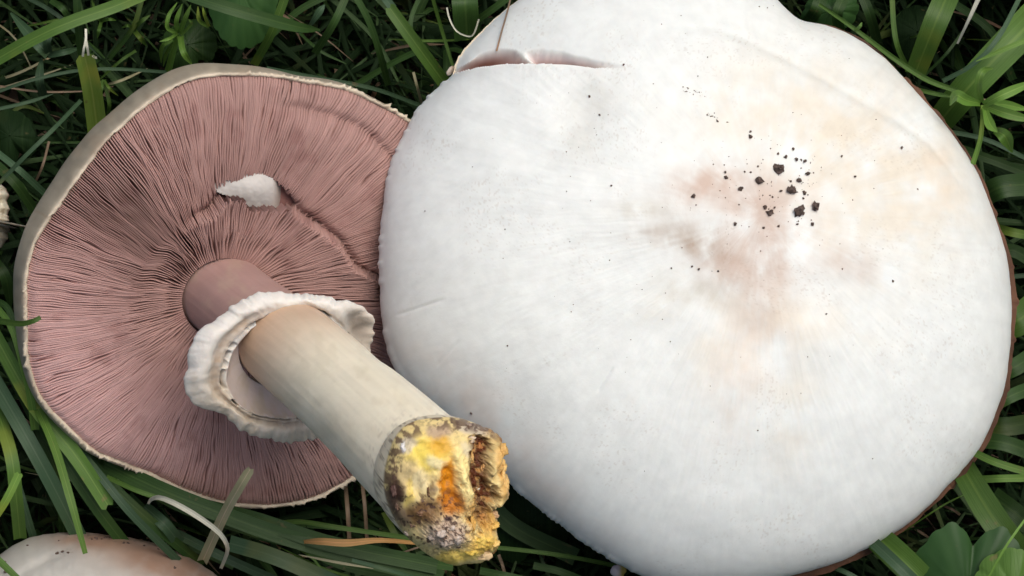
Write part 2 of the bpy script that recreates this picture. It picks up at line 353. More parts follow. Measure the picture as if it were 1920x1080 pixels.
# gills and stem beneath, out of sight from here
gt = np.linspace(0, 2 * np.pi, 240, endpoint=False); Rg = np.interp(gt, th, R, period=2 * np.pi)
gd_ = np.cos(gt)[:, None] * e1 + np.sin(gt)[:, None] * e2
rows = [C + (Rg * f)[:, None] * gd_ - nR * (d + 0.0012 * (np.arange(240) % 2))[:, None] for f, d in [(.955, .002), (.7, .004), (.4, .003), (.18, .0)]]
mesh_obj('gills', np.array(rows), grid_faces(4, 240), gill_mat, white, np.tile((.3, .15, .12), (4, 240, 1)))['kind'] = 'stuff'
top, bot = C - nR * 0.0, np.array(cp(1290, 600, 0)); botw = w2(top); botw[2] = -0.004; botw[1] -= 0.004
def tube(p0, p1, r0, r1, n=32, m=10):
    p0, p1 = np.array(p0, float), np.array(p1, float); d = nrm(p1 - p0); a = nrm(np.cross(d, [0.3, 0.8, 0.1])); b = np.cross(d, a)
    t = np.linspace(0, 1, m)[:, None, None]; q = np.arange(n) / n * 2 * np.pi
    ring = (np.cos(q)[:, None] * a + np.sin(q)[:, None] * b)[None]
    return p0 + (p1 - p0) * t + ring * (r0 + (r1 - r0) * t), grid_faces(m, n)
tp, tf = tube(w2(top), botw, 0.009, 0.011)
mesh_obj('stem', tp, tf, stem_mat, white, np.tile((.7, .66, .56), (320, 1)), world_in=True)

# ------------------------------------------------------------------ the upturned mushroom: gills, cap, stem, ring, bulb
RIM_L = [(53,560),(51,530),(57,500),(70,453),(92,418),(125,373),(142,346),(173,306),(200,268),(230,242),(257,214),(293,187),(327,167),(363,151),(410,144),(447,146),(500,144),(550,152),(573,160),(610,162),(648,168),(700,194),(740,214),(770,232),(815,278),(850,335),(872,420),(874,520),(855,620),(820,705),(770,785),(720,848),(668,893),(633,913),(587,936),(540,945),(480,949),(410,940),(350,917),(283,886),(230,866),(177,845),(143,813),(118,790),(95,768),(77,742),(64,709),(55,662),(54,624),(53,590)]
SIL_L = [(24,590),(22,560),(25,520),(35,470),(50,420),(70,387),(83,360),(110,320),(160,253),(213,207),(267,163),(317,133),(367,118),(410,115),(467,122),(520,133),(567,147),(600,148),(645,153),(668,163),(705,188),(745,208),(778,230),(820,274),(856,335),(878,420),(880,520),(861,622),(826,708),(775,788),(724,853),(672,898),(636,919),(590,943),(540,952),(480,957),(410,949),(350,927),(283,896),(230,878),(175,858),(134,828),(98,792),(72,755),(50,712),(38,660),(28,620)]
nL = nrm(np.array([0.76 * math.sin(math.radians(25)), -0.65 * math.sin(math.radians(25)), math.cos(math.radians(25))]))
AX, AY = 412, 550
CL = cp(AX, AY, 0.004); f1, f2 = frame(nL)
def disc_polar(pts):
    q = onplane(*np.array(pts, float).T, CL, nL) - CL
    a = np.arctan2(q @ f2, q @ f1) % (2 * np.pi); r = np.hypot(q @ f2, q @ f1); o = np.argsort(a); return a[o], r[o]
ra, rr = disc_polar(RIM_L)
RLtab = np.arange(720) / 720 * 2 * np.pi; RLval = circ(pinterp(RLtab, ra, rr), 34)
RL = lambda t: pinterp(t, RLtab, RLval)
BREAK = [(270,500),(290,470),(318,432),(350,408),(385,395),(412,362),(440,352),(480,345),(520,362),(548,392),(578,412),(602,426),(626,447),(642,472),(656,492),(700,515)]
ba_, br_ = disc_polar(BREAK)
def gill_top(t, r):
    """height of the gill edges over the rim plane"""
    Rr = RL(t); q = np.clip(r / Rr, 0, 1)
    h = 0.0046 * np.sin(np.pi * q ** 0.85) ** 0.8
    h = h + 0.0014 * (fbm(np.cos(t) * r * 90 + 7, np.sin(t) * r * 90 + 7, 51, 3) - 0.5) * smooth(1, .85, q)
    tm = (t + 0.3) % (2 * np.pi); rng_ = smooth(0.25, 0.55, tm) * (1 - smooth(2.0, 2.5, tm))
    rb = np.interp(tm, *( (lambda a, b: (a[np.argsort(a)], b[np.argsort(a)]))((ba_ + 0.3) % (2 * np.pi), br_)))
    d = r - rb
    k_ = smooth(-0.0005, 0.0005, d); h = h + rng_ * ((1 - k_) * 0.0020 * np.exp(np.minimum(d, 0) / 0.006) - k_ * 0.0026 * np.exp(-np.maximum(d, 0) / 0.007) - 0.0018 * np.exp(-((d - 0.0006) / 0.0006) ** 2)) 
    # a ripple parallel to the rim where the gills buckle
    px, py = proj(CL + r[..., None] * (np.cos(t)[..., None] * f1 + np.sin(t)[..., None] * f2) if isinstance(r, np.ndarray) else CL)
    fold = polyy([(500,196),(560,200),(620,215),(680,240),(740,300)], px) - py
    h = h - 0.0011 * np.exp(-(fold / 9) ** 2) * smooth(500, 560, px) * smooth(780, 720, px)
    h = h + 0.0008 * smooth(0, 40, -fold) * smooth(500, 580, px) * smooth(330, 260, py)
    return h, d, rng_
def disc_pt(t, r, z): return CL + (r * np.cos(t))[..., None] * f1 + (r * np.sin(t))[..., None] * f2 + z[..., None] * nL
PATCH = [(404,354),(430,344),(452,346),(468,330),(492,331),(520,343),(541,364),(550,388),(528,396),(490,394),(468,391),(460,378),(438,373),(412,363)]
upt = thing('mushroom', w2(cp(440, 560, -0.04)) * [1, 1, 0], 'upturned mushroom showing pink gills, ragged ring and cut yellow bulb', 'mushroom')
NG = 520; NR_ = 64
gv, gf, gc = [], [], []; base = 0
r_st = 0.0078
for i in range(NG):
    t0 = (i + 0.25 * (random.random() - .5)) / NG * 2 * np.pi
    kind = (0, 3, 2, 3, 1, 3, 2, 3)[i % 8] if False else (0, 2, 1, 2)[i % 4]
    q0 = {0: 0, 1: 0.20 + 0.06 * random.random(), 2: 0.30 + 0.14 * random.random()}[kind]
    R_i = float(RL(np.array([t0]))[0])
    r0 = max(r_st, q0 * R_i); rr_ = np.linspace(r0, R_i, NR_ if kind == 0 else int(NR_ * 0.7))
    n = len(rr_); t = np.full(n, t0)
    # shared sideways waver + clumping, small own waver
    X_, Y_ = np.cos(t0) * rr_, np.sin(t0) * rr_
    tw = t0 * 6.5
    lat = 0.0010 * (fbm(rr_ / 0.009 + 40, tw, 52, 2) - 0.5) + 0.00042 * (fbm(rr_ / 0.004 + 9, tw * 5, 53, 2) - 0.5) + 0.00012 * (vnoise(rr_ / 0.003, i * 7.3, 54) - 0.5)
    tm = (t0 + 0.3) % (2 * np.pi)
    top_h, d, rg = gill_top(t, rr_)
    jog = smooth(2.2, 2.45, np.array(t0)) * (1 - smooth(2.75, 3.0, np.array(t0)))
    lat = lat + 0.0012 * jog * (smooth(-0.0015, 0.0015, d) - 0.5)
    lat = lat * smooth(0, 0.004, rr_ - r_st) 
    t = t + lat / rr_
    act = np.interp(rr_ / R_i, [.2, .27, .32, .44], [4.0, 2.0, 2.0, 1.0])
    spc = 2 * np.pi * rr_ / NG * act
    open_ = blob(t0, 0, 2.55, 0, .50, 1) * 1.0                         # gills stand apart on this side
    fill = (1.06 - 0.62 * open_ * smooth(.15, .35, rr_ / R_i)) * (0.84 + 0.32 * fbm(rr_ / 0.006, tw * 2.2, 55, 2)) 
    wdt = np.clip(np.minimum(spc * fill, 0.00072), 0.00014, None) * (0.9 + 0.2 * random.random())
    rise = smooth(0, 0.0035, rr_ - r0) if kind else np.ones(n)
    topz = top_h - (1 - rise) * 0.002 - 0.00018 * random.random() - 0.0006 * smooth(R_i - 0.0012, R_i, rr_)
    depth = 0.0036 * np.sin(np.pi * np.clip(rr_ / R_i, 0.08, 0.97) ** 0.9) + 0.0006
    lean = (fbm(rr_ / 0.012, tw * 0.8, 56, 2) - 0.5) * 0.0009 * (1 - 0.6 * open_)
    botz = topz - depth
    hw = wdt / 2
    if random.random() < .25: topz = topz - (0.0004 + .0006 * random.random()) * np.exp(-((rr_ - (r0 + (R_i - r0) * random.random())) / 0.0016) ** 2)
    sec = [(-hw * 0.75, botz, 0), (-hw, topz - 0.00012, lean), (-hw * 0.35, topz, lean), (hw * 0.35, topz, lean), (hw, topz - 0.00012, lean), (hw * 0.75, botz, 0)]
    Pg = np.stack([disc_pt(t + (o + ln) / rr_, rr_, zz) for o, zz, ln in sec], 1)           # n x 6
    px, py = proj(Pg[:, 2]); cut = inpoly(px + 3 * (random.random() - .5), py + 7 * (random.random() - .5), PATCH)
    f = grid_faces(n, 6, False).reshape(n - 1, 5, 4); f = f[~(cut[1:] | cut[:-1])].reshape(-1, 4) + base
    v = 0.9 + 0.2 * random.random()
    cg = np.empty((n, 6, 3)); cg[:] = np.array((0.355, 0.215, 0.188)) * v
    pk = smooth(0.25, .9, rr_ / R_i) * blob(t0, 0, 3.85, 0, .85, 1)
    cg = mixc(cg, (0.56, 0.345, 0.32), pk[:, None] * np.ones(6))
    bruise = smooth(.62, .8, fbm(X_ * 260 + 30, Y_ * 260 + 30, 57, 3)) * 0.35
    cg = mixc(cg, (0.22, 0.10, 0.09), bruise[:, None] * np.ones(6))
    gv.append(Pg.reshape(-1, 3)); gf.append(f); gc.append(cg.reshape(-1, 3)); base += n * 6
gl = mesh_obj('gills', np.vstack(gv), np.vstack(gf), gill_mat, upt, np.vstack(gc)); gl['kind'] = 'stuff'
# white flesh laid bare where gills tore away
qx, qy = np.meshgrid(np.linspace(398, 558, 70), np.linspace(325, 402, 40), indexing='ij')
q = onplane(qx, qy, CL + nL * 0.004, nL) - CL; qt = np.arctan2(q @ f2, q @ f1); qr = np.hypot(q @ f2, q @ f1)
hz, dq, _ = gill_top(qt, qr)
zz = 0.0010 + 0.0016 * np.exp(-((qx - 480) / 60) ** 2 - ((qy - 360) / 30) ** 2) - 0.003 * smooth(515, 550, qx) + 0.0003 * fbm(qx / 12, qy / 12, 58)
keep = np.zeros(qx.shape, bool)
for ox, oy in [(0,0),(4,0),(-4,0),(0,4),(0,-4)]: keep |= inpoly(qx + ox, qy + oy, PATCH)
F = grid_faces(70, 40, False); F = F[keep.ravel()[F].all(1)]
fc = np.empty(qx.shape + (3,)); fc[:] = (0.50, 0.475, 0.44); fc = mixc(fc, (.40, .30, .24), smooth(505, 548, qx) * .8)  # shade at the patch's right end put into the colour
mesh_obj('bare_flesh', disc_pt(qt, qr, zz), F, cap_mat, upt, fc)
# cap: margin lip, outer wall, back
NT = 700; tL = np.arange(NT) / NT * 2 * np.pi; RR = RL(tL)
sa, sr = polar_table(SIL_L, AX, AY)
U = np.linspace(0, 1, 34)
HL = 0.034; B = np.full(NT, 0.0012)
def outer(B):
    rows = []
    for u in U:
        a = u * math.pi / 2
        shp = math.cos(a) ** 0.52 if u < 1 else 0.0
        rows.append(disc_pt(tL, RR * shp + B * math.sin(min(1, u * 2.2) * math.pi / 2) * shp + 0.0006, np.full(NT, -HL * math.sin(a) ** 1.25)))
    return np.array(rows)
for k in range(10):
    x, y = proj(outer(B)); a = np.arctan2(AY - y, x - AX) % (2 * np.pi); r = np.hypot(x - AX, y - AY)
    nb = 300; b = np.minimum((a / (2 * np.pi) * nb).astype(int), nb - 1); mx = np.zeros(nb); np.maximum.at(mx, b.ravel(), r.ravel())
    ab = (np.arange(nb) + .5) / nb * 2 * np.pi; err = pinterp(ab, sa, sr) - mx
    B = np.clip(B + 0.7 * PX * np.interp(a[0], ab, err, period=2 * np.pi), -0.0005, 0.012)
    B = circ(B, 14)
O = outer(B); RRs = RR
lipn = 0.0006 * (fbm(tL * 9, 2, 63, 4) - 0.5) + 0.0010 * np.maximum(0, vnoise(tL * 90, 3, 64) - 0.72)
uptop = smooth(0.2, .8, np.cos(tL - math.radians(95)))
rag = (0.0012 * np.maximum(0, fbm(tL * 70, 3, 65, 2) - 0.5) + 0.0022 * np.maximum(0, vnoise(tL * 150, 8, 66) - 0.75)) * (0.3 + smooth(0, .6, np.cos(tL - math.radians(255))) + smooth(.8, .95, np.cos(tL - math.radians(58))))
lip_rows = [disc_pt(tL, RR - 0.0012, np.full(NT, -0.0022)), disc_pt(tL, RR - 0.0001 + lipn, np.full(NT, -0.0008)), disc_pt(tL, RR + 0.0002 + lipn + rag * .4, -0.0002 + lipn * .5), disc_pt(tL, RR + 0.0005 + lipn * .5 + rag, np.full(NT, -0.0004))]
PL_ = np.concatenate([np.array(lip_rows), O[1:]])
px, py = proj(PL_)
cc = np.empty(PL_.shape); cc[:] = (0.34, 0.295, 0.225)  # slightly tan skin, darkened: the wall's shade is put into the colour
cc[:4] = (0.52, 0.45, 0.34); cc[2] *= (0.7 + .7 * fbm(tL * 11, 6, 69, 3))[:, None]
cc *= (0.74 + 0.52 * fbm(px / 16, py / 16, 67, 5))[..., None]
cc = mixc(cc, (0.36, 0.28, 0.2), smooth(.6, .75, fbm(px / 40, py / 40, 68, 4)) * .5)
crk = np.exp(-(((px - 70) * .55 - (py - 392) * .83 + 5 * vnoise(px / 8, 3, 4)) / 1.8) ** 2) * (px < 100)
cc = mixc(cc, (0.3, 0.22, 0.15), crk * .7)
mesh_obj('cap', PL_, grid_faces(len(PL_), NT), cap_mat, upt, cc)
# floor between the gills
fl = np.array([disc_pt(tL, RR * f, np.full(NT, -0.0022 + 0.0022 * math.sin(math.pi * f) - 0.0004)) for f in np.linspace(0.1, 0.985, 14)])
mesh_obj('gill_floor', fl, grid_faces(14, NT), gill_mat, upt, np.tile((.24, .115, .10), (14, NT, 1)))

# stem
BX, BY, BW = 836, 918, 0.080
S0 = CL - nL * 0.003; S1 = cp(BX, BY, BW); ax = nrm(S1 - S0); Ls = np.linalg.norm(S1 - S0)
g1 = nrm(np.cross([0, 1.0, 0], ax)); g2 = np.cross(ax, g1)
ut_ = np.linspace(0, 1, 400); uB = float(np.interp(541, proj(S0 + (ut_ * Ls)[:, None] * ax)[0], ut_))      # where the ring sits
ns, nt = 170, 140; us = np.linspace(0, 0.985, ns); ts = np.arange(nt) / nt * 2 * np.pi
def stem_r(u): return 0.0077 + 0.0009 * np.exp(-((u) / 0.05) ** 2) + 0.0006 * smooth(0.15, 0.4, u) + 0.0008 * smooth(.5, .95, u)
bow = (np.sin(us * math.pi) * 0.0012)[:, None, None] * g2
Ps = S0 + (us * Ls)[:, None, None] * ax + bow + ((stem_r(us)[:, None] + 0.0002 * (fbm(ts * 3, us[:, None] * 6, 72) - .5) + 0.00009 * (fbm(np.cos(ts) * 14 + 30, np.sin(ts) * 14 + us[:, None] * 3, 73, 3) - .5) - 0.0004 * blob(ts, us[:, None], 1.2, .6, .5, .05) - 0.0003 * blob(ts, us[:, None], 3.6, .72, .4, .06)))[..., None] * (np.cos(ts)[:, None] * g1 + np.sin(ts)[:, None] * g2)[None]
px, py = proj(Ps)
sc_ = np.empty(Ps.shape); sc_[:] = (0.80, 0.74, 0.58)
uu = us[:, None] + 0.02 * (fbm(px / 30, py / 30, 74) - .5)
sc_ = mixc(sc_, (0.52, 0.33, 0.21), smooth(uB + .28, uB - .02, uu) * .9)  # warm light bounced off the gills, put into the colour below the ring
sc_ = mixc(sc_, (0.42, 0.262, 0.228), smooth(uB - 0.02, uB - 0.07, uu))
sc_ *= (0.93 + 0.14 * fbm(np.cos(ts) * 16 + 30, np.sin(ts) * 16 + us[:, None] * 4, 75, 3))[..., None]
sc_ = mixc(sc_, (0.50, 0.42, 0.28), smooth(.5, .72, fbm(px / 26, py / 26, 77, 4)) * .2)
spk = smooth(.66, .74, fbm(px / 5, py / 5, 76, 2)) * smooth(0.84, 0.97, uu) 
sc_ = mixc(sc_, (0.22, 0.17, 0.13), spk * .6)
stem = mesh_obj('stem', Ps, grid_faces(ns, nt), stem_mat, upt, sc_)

# ring: a flaring double skirt, traced loops on planes square to the stem
RC = [(343,720),(350,690),(356,650),(368,622),(400,600),(425,585),(450,562),(475,550),(510,545),(545,547),(590,555),(630,563),(665,567),(690,580),(704,600),(706,630),(698,655),(694,668),(690,700),(680,740),(655,780),(625,805),(590,822),(555,828),(520,827),(490,822),(462,815),(440,800),(425,782),(400,772),(375,768),(355,752),(346,738)]
RB = [(424,715),(428,690),(440,655),(465,625),(500,602),(540,588),(575,583),(605,588),(628,606),(648,628),(662,652),(668,680),(655,720),(625,755),(590,774),(560,780),(525,784),(495,781),(465,771),(445,756),(432,738)]
NPH = 420; ph = np.arange(NPH) / NPH * 2 * np.pi
ca, cr = polar_table(RC, 545, 688); bb, brr = polar_table(RB, 552, 684)
def loop(cx, cy, r, u):
    O_ = S0 + ax * (Ls * u)[:, None] if isinstance(u, np.ndarray) else S0 + ax * Ls * u
    X_, Y_ = cx + r * np.cos(ph), cy - r * np.sin(ph)
    o = np.array([0, 0, D]); d = cp(X_, Y_, 0.0) - o; t = ((O_ - o) @ ax) / (d @ ax) if O_.ndim == 1 else ((O_ - o) * ax).sum(1) / (d @ ax)
    return o + d * t[:, None]
cn_ = lambda k, sd, o=3, f=0.0: fbm(np.cos(ph) * k + 40 + f, np.sin(ph) * k + 40 - f, sd, o) - .5
wr = cn_(1.6, 81); wf = cn_(3.2, 82); wff = cn_(14, 83, 2)
rc = pinterp(ph, ca, cr) + 12 * wf + 9 * wff; rb = pinterp(ph, bb, brr) + 5 * wf
upside = smooth(-.2, .6, np.cos(ph - math.radians(115)))        # where the skirt turns up and shows white
lowside = smooth(-.2, .5, np.cos(ph - math.radians(205)))
lps = []
stem_ring = S0 + ax * Ls * (uB - .04) + (stem_r(uB - .04) - 0.0002) * (np.cos(ph)[:, None] * nrm(np.array([1, 0, 0]) - ax * ax[0]) + np.sin(ph)[:, None] * nrm(np.cross(ax, nrm(np.array([1, 0, 0]) - ax * ax[0]))))
LB = loop(552, 684, rb, uB)
lps.append(stem_ring)
for f in (0.35, 0.7, 0.9): lps.append(stem_ring + (LB - stem_ring) * f - ax * (0.0012 * math.sin(f * math.pi)))
lps.append(LB)
cxm = lambda f: (552 + (545 - 552) * f, 684 + (688 - 684) * f)
gsl = smooth(.48, .58, fbm(ph * 7, 4, 84, 3)); gro = 0.0026 * gsl + 0.0004
for f, du in [(0.03, 0.002), (0.07, -1), (0.12, -1), (0.16, 0.003), (0.22, 0.004), (0.3, 0.004), (0.38, 0.004), (0.46, 0.0035), (0.54, 0.003), (0.62, 0.002), (0.7, 0.0), (0.78, -0.002), (0.86, -0.005), (0.93, -0.008), (0.975, -0.011), (1.0, -0.014)]:
    r_ = rb + (rc - rb) * f
    lift = (0.016 * wr + 0.014 * cn_(3.0, 85, 4, f * 1.3)) * math.sin(f * math.pi) + 0.012 * upside * math.sin(f * math.pi)
    u_ = uB + (du if du > -1 else 0.004) + lift
    L_ = loop(*cxm(f), r_, u_)
    if du == -1: L_ = L_ - ax * gro[:, None]
    L_ = L_ - ax * (0.0011 * lowside * math.exp(-((f - .30) / .10) ** 2))[:, None]
    L_ = L_ + ax * ((0.0003 * cn_(26, 87, 2, f * 9) + 0.0008 * (fbm(ph * 9, f * 1.2, 88, 3) - .5)) * (1 - .8 * upside))[:, None]
    lps.append(L_)
lps.append(loop(545, 688, rc * 0.985, uB - 0.023 + 0 * ph)); lps.append(loop(545, 688, rc * 0.8, uB - 0.04 + 0 * ph)); lps.append(stem_ring - ax * 0.003)
PRG = np.array(lps); px, py = proj(PRG); PRG = PRG - ax * (0.0022 * blob(px, py, 678, 618, 22, 36, -25, 1.5))[..., None]
rcl = np.empty(PRG.shape); rcl[:] = (0.60, 0.53, 0.43)
rcl[:5] = (0.56, 0.48, 0.44)
rcl[5:] = mixc(rcl[5:], (0.72, 0.70, 0.65), np.tile(upside, (len(PRG) - 5, 1)) * .9)
rcl = mixc(rcl, (0.50, 0.42, 0.31), smooth(.5, .7, fbm(px / 14, py / 14, 86, 3)) * .6 * np.tile(1 - .8 * upside, (len(PRG), 1)))
fr = np.zeros(px.shape); fr[8:12] = lowside[None] * np.array([.5, .9, .9, .4])[:, None]; rcl = mixc(rcl, (0.40, 0.30, 0.21), fr * (.4 + .8 * fbm(px / 9, py / 9, 89, 3)))
gm_ = np.zeros(px.shape); gm_[6:8] = gsl; rcl = mixc(rcl, (0.16, 0.10, 0.06), gm_ * .75)  # dark of the gaps between the skirt layers put into the colour
rcl = mixc(rcl, (0.22, 0.18, 0.14), blob(px, py, 678, 618, 24, 38, -25, 1.5) * .9)  # shade inside the curled lobe put into the colour
mesh_obj('ring', PRG, grid_faces(len(PRG), NPH), veil_mat, upt, rcl)

# bulb with broken, hollowed end
OUT_B = [(757,799),(775,791),(800,786),(828,783),(855,784),(880,790),(905,800),(930,812),(943,822),(946,840),(942,855),(950,880),(954,910),(953,935),(942,950),(930,958),(936,975),(932,992),(926,1003),(936,1020),(930,1038),(912,1048),(885,1058),(860,1063),(835,1056),(805,1042),(780,1022),(757,998),(740,970),(727,940),(722,915),(722,890),(730,855),(740,822)]
NB, NSB = 420, 190; tb = np.arange(NB) / NB * 2 * np.pi
prB = lambda s: (1 - np.clip(s, 0, 1) ** 3.2) ** 0.55
nB = nrm(0.75 * ax + 0.25 * np.array([0, 0, 1.0])); hB = 0.0075
Cb, b1, b2, bd, RBf = dome_fit(OUT_B, 838, 922, BW - 0.001, nB, hB, prB, tb)
RBf = circ(RBf, 22)
sb = np.sin(np.linspace(0.004, 1, NSB) * math.pi / 2)
Pb = Cb + (RBf[None] * sb[:, None])[..., None] * bd[None] + nB * (hB * prB(sb))[:, None, None]
x, y = proj(Pb)
wx, wy = x + 14 * (fbm(x / 13, y / 13, 101, 4) - .5), y + 14 * (fbm(x / 13, y / 13, 102, 4) - .5)
cb = np.empty(Pb.shape); cb[:] = (0.76, 0.60, 0.27)
lump = fbm(x / 9, y / 9, 103, 4)
cavity = np.clip(blob(wx, wy, 906, 838, 22, 20, 0, 2) + blob(wx, wy, 904, 888, 21, 48, 6, 2.5) + blob(wx, wy, 914, 934, 22, 24, 0, 2.5) + blob(wx, wy, 903, 968, 20, 20, 0, 2) * .8, 0, 1)
for cx, cy, rx, ry, a, k, m in [
    (800,852,48,36,20,(0.84,0.66,0.13),1),(826,836,26,22,0,(0.66,0.36,0.03),.9),(765,905,26,44,20,(0.64,0.50,0.25),.8),(822,872,22,14,30,(0.78,0.70,0.42),.8),
    (790,905,16,22,0,(0.70,0.60,0.34),.8),(776,932,16,20,0,(0.72,0.58,0.26),.8),(768,925,10,28,10,(0.80,0.60,0.12),.6),
    (845,905,20,48,8,(0.62,0.24,0.008),1),(848,945,30,24,0,(0.48,0.16,0.008),.95),(868,885,13,62,-14,(0.86,0.70,0.30),.95),(880,845,18,14,0,(0.70,0.60,0.38),.9),
    (943,890,11,60,-6,(0.68,0.42,0.14),1),(918,980,20,24,0,(0.62,0.36,0.09),1),(905,1020,30,24,0,(0.72,0.47,0.10),1),(850,1046,40,14,-10,(0.76,0.56,0.12),.9),(885,960,9,44,8,(0.58,0.34,0.10),.9),
    (834,998,44,34,10,(0.44,0.34,0.26),1),(792,960,40,24,-25,(0.15,0.075,0.03),.95),(740,930,16,42,5,(0.07,0.035,0.025),1),(752,965,12,26,-20,(0.30,0.20,0.13),.8),
    (812,920,8,16,30,(0.16,0.10,0.05),.8),(838,972,9,5,0,(0.07,0.04,0.04),1),(824,808,26,14,0,(0.42,0.30,0.22),.8),(888,803,36,14,15,(0.48,0.42,0.36),.8),(765,835,20,18,-40,(0.62,0.55,0.44),.8),(757,838,4,9,0,(.78,.76,.72),1)]:
    cb = mixc(cb, k, m * blob(wx, wy, cx, cy, rx, ry, a, 2.6))
cb = mixc(cb, (0.10, 0.030, 0.011), cavity * np.clip(1.25 - .9 * (lump - .35) * 2, .3, 1))
cb = mixc(cb, (0.46, 0.24, 0.08), cavity * smooth(.58, .70, lump))
dirt = smooth(.56, .66, fbm(x / 5.5, y / 5.5, 104, 3)) * np.clip(.12 + blob(x, y, 790, 965, 70, 40, -20) + blob(x, y, 834, 998, 60, 40) + blob(x, y, 738, 920, 20, 80) + blob(x, y, 870, 797, 70, 14, 8), 0, 1)
cb = mixc(cb, (0.07, 0.04, 0.03), dirt * .9)
rimm = smooth(.90, .96, sb)[:, None] * smooth(.1, .7, np.cos(tb + .15))[None]
rn = fbm(tb * 16, sb[:, None] * 40, 108, 3); cb = mixc(cb, np.array((.66, .42, .15)), rimm * .9); cb = mixc(cb, (.24, .10, .035), rimm * smooth(.5, .62, rn))
cavity = cavity * (1 - .8 * smooth(.88, .97, sb)[:, None])
zb = 0.0002 * (lump - .5) + 0.0016 * (fbm(x / 28, y / 28, 105, 2) - .5) - 0.0038 * cavity * (0.75 + .5 * (lump - .5)) - 0.0016 * blob(wx, wy, 846, 925, 18, 45, 5, 2) + 0.0016 * blob(wx, wy, 834, 998, 42, 32, 0, 2) * (0.6 + lump * .8) + 0.0010 * blob(wx, wy, 869, 890, 9, 60, -14) + .0012 * blob(wx, wy, 908, 1018, 24, 20) - 0.0009 * blob(wx, wy, 795, 900, 30, 40)
zb += 0.0012 * (fbm(x / 5, y / 5, 106, 3) - .5) * np.clip(blob(x, y, 834, 998, 50, 40) + cavity + blob(x, y, 915, 990, 30, 60), 0, 1)
soilr = smooth(.90, .97, sb)[:, None] * smooth(-.1, .4, np.cos(tb - 2.3))[None] * smooth(.40, .58, fbm(x / 11, y / 11, 109, 3))
cb = mixc(cb, (0.13, 0.08, 0.055), soilr * .85)
edge = smooth(1.0, 0.93, sb)[:, None]; Pb = Pb + (bd * 1.0)[None] * (0.0011 * (rn - .5) * rimm)[..., None]
Pb = Pb + nB * (zb * (0.25 + .75 * edge))[..., None]
rows, crow = [Pb], [cb]
side = S0 + ax * (Ls * 0.90)
for f in (0.1, 0.25, 0.45, 0.7, 1.0):
    last = Cb + RBf[:, None] * bd; tgt = side + 0.0084 * nrm((last - side) - ((last - side) @ ax)[:, None] * ax)
    rows.append((last + (tgt - last) * f + 0.0005 * math.sin(f * math.pi) * bd)[None]); xx, yy = proj(rows[-1])
    c_ = np.empty((1, NB, 3)); c_[:] = (0.78, 0.70, 0.52); c_ = mixc(c_, (0.12, 0.08, 0.06), smooth(.52, .66, fbm(xx / 7, yy / 7, 107, 3)) * .85 * (1 - .8 * f)); crow.append(c_)
mesh_obj('bulb', np.concatenate(rows), grid_faces(NSB + 5, NB)[:, ::-1], crust_mat, upt, np.concatenate(crow))
LUMPS = [(941,845,9,14,(.66,.40,.13)),(946,872,8,13,(.70,.45,.16)),(946,905,10,18,(.72,.46,.17)),(938,935,11,13,(.66,.38,.12)),(926,965,9,8,(.55,.36,.20)),(925,985,11,11,(.66,.40,.10)),(912,975,8,9,(.45,.22,.07)),(922,1020,12,11,(.70,.48,.16)),(900,1012,11,9,(.74,.52,.12)),(905,1040,14,9,(.62,.45,.25)),(884,1034,10,8,(.72,.50,.10)),
 (908,930,7,6,(.62,.55,.42)),(890,830,9,7,(.60,.47,.33)),(913,852,6,8,(.36,.15,.05)),(902,905,6,9,(.33,.13,.05)),(916,890,5,10,(.48,.26,.10)),(896,872,4,12,(.55,.33,.12)),(888,985,5,16,(.56,.32,.08)),(820,990,9,7,(.52,.43,.36)),(842,986,8,7,(.54,.46,.39)),(830,1012,9,7,(.46,.37,.30)),(852,1005,7,8,(.50,.42,.35)),(806,1002,7,6,(.42,.34,.27)),(757,839,4,8,(.76,.74,.70)),(742,920,7,14,(.09,.05,.04)),(748,950,6,10,(.16,.10,.07)),(790,962,8,6,(.20,.11,.06)),(775,985,6,6,(.22,.14,.09)),(880,798,8,4,(.30,.23,.18)),(838,973,6,4,(.06,.035,.035)),(805,925,4,8,(.14,.08,.04)),(858,1022,5,4,(.08,.05,.04)),(765,1000,5,5,(.4,.33,.27))]
bx_, by_ = x.ravel(), y.ravel(); bP = Pb.reshape(-1, 3)
for i, (px, py, sx, sy, k) in enumerate(LUMPS):
    nu, nv = 14, 20; a = np.linspace(.02, math.pi - .02, nu)[:, None]; b = np.arange(nv)[None] / nv * 2 * np.pi
    d = np.stack([np.sin(a) * np.cos(b), np.sin(a) * np.sin(b), np.cos(a) + 0 * b], -1) * (0.1 + 1.7 * fbm(np.sin(a) * np.cos(b) * 1.9 + 9 + i, np.sin(a) * np.sin(b) * 1.9 + np.cos(a) * 1.3 + 9, 200 + i, 4))[..., None]
    d = d * np.array([sx, sy, (sx + sy) * .35]) * PX * 0.86
    q = bP[np.argmin((bx_ - px) ** 2 + (by_ - py) ** 2)]
    c_ = np.empty(d.shape); c_[:] = k; c_ *= (.75 + .5 * fbm(a * 3 + i, b * 2, 230 + i))[..., None]
    mesh_obj('flesh_lump', q + d - nB * 0.0003, grid_faces(nu, nv)[:, ::-1], crust_mat, upt, c_)

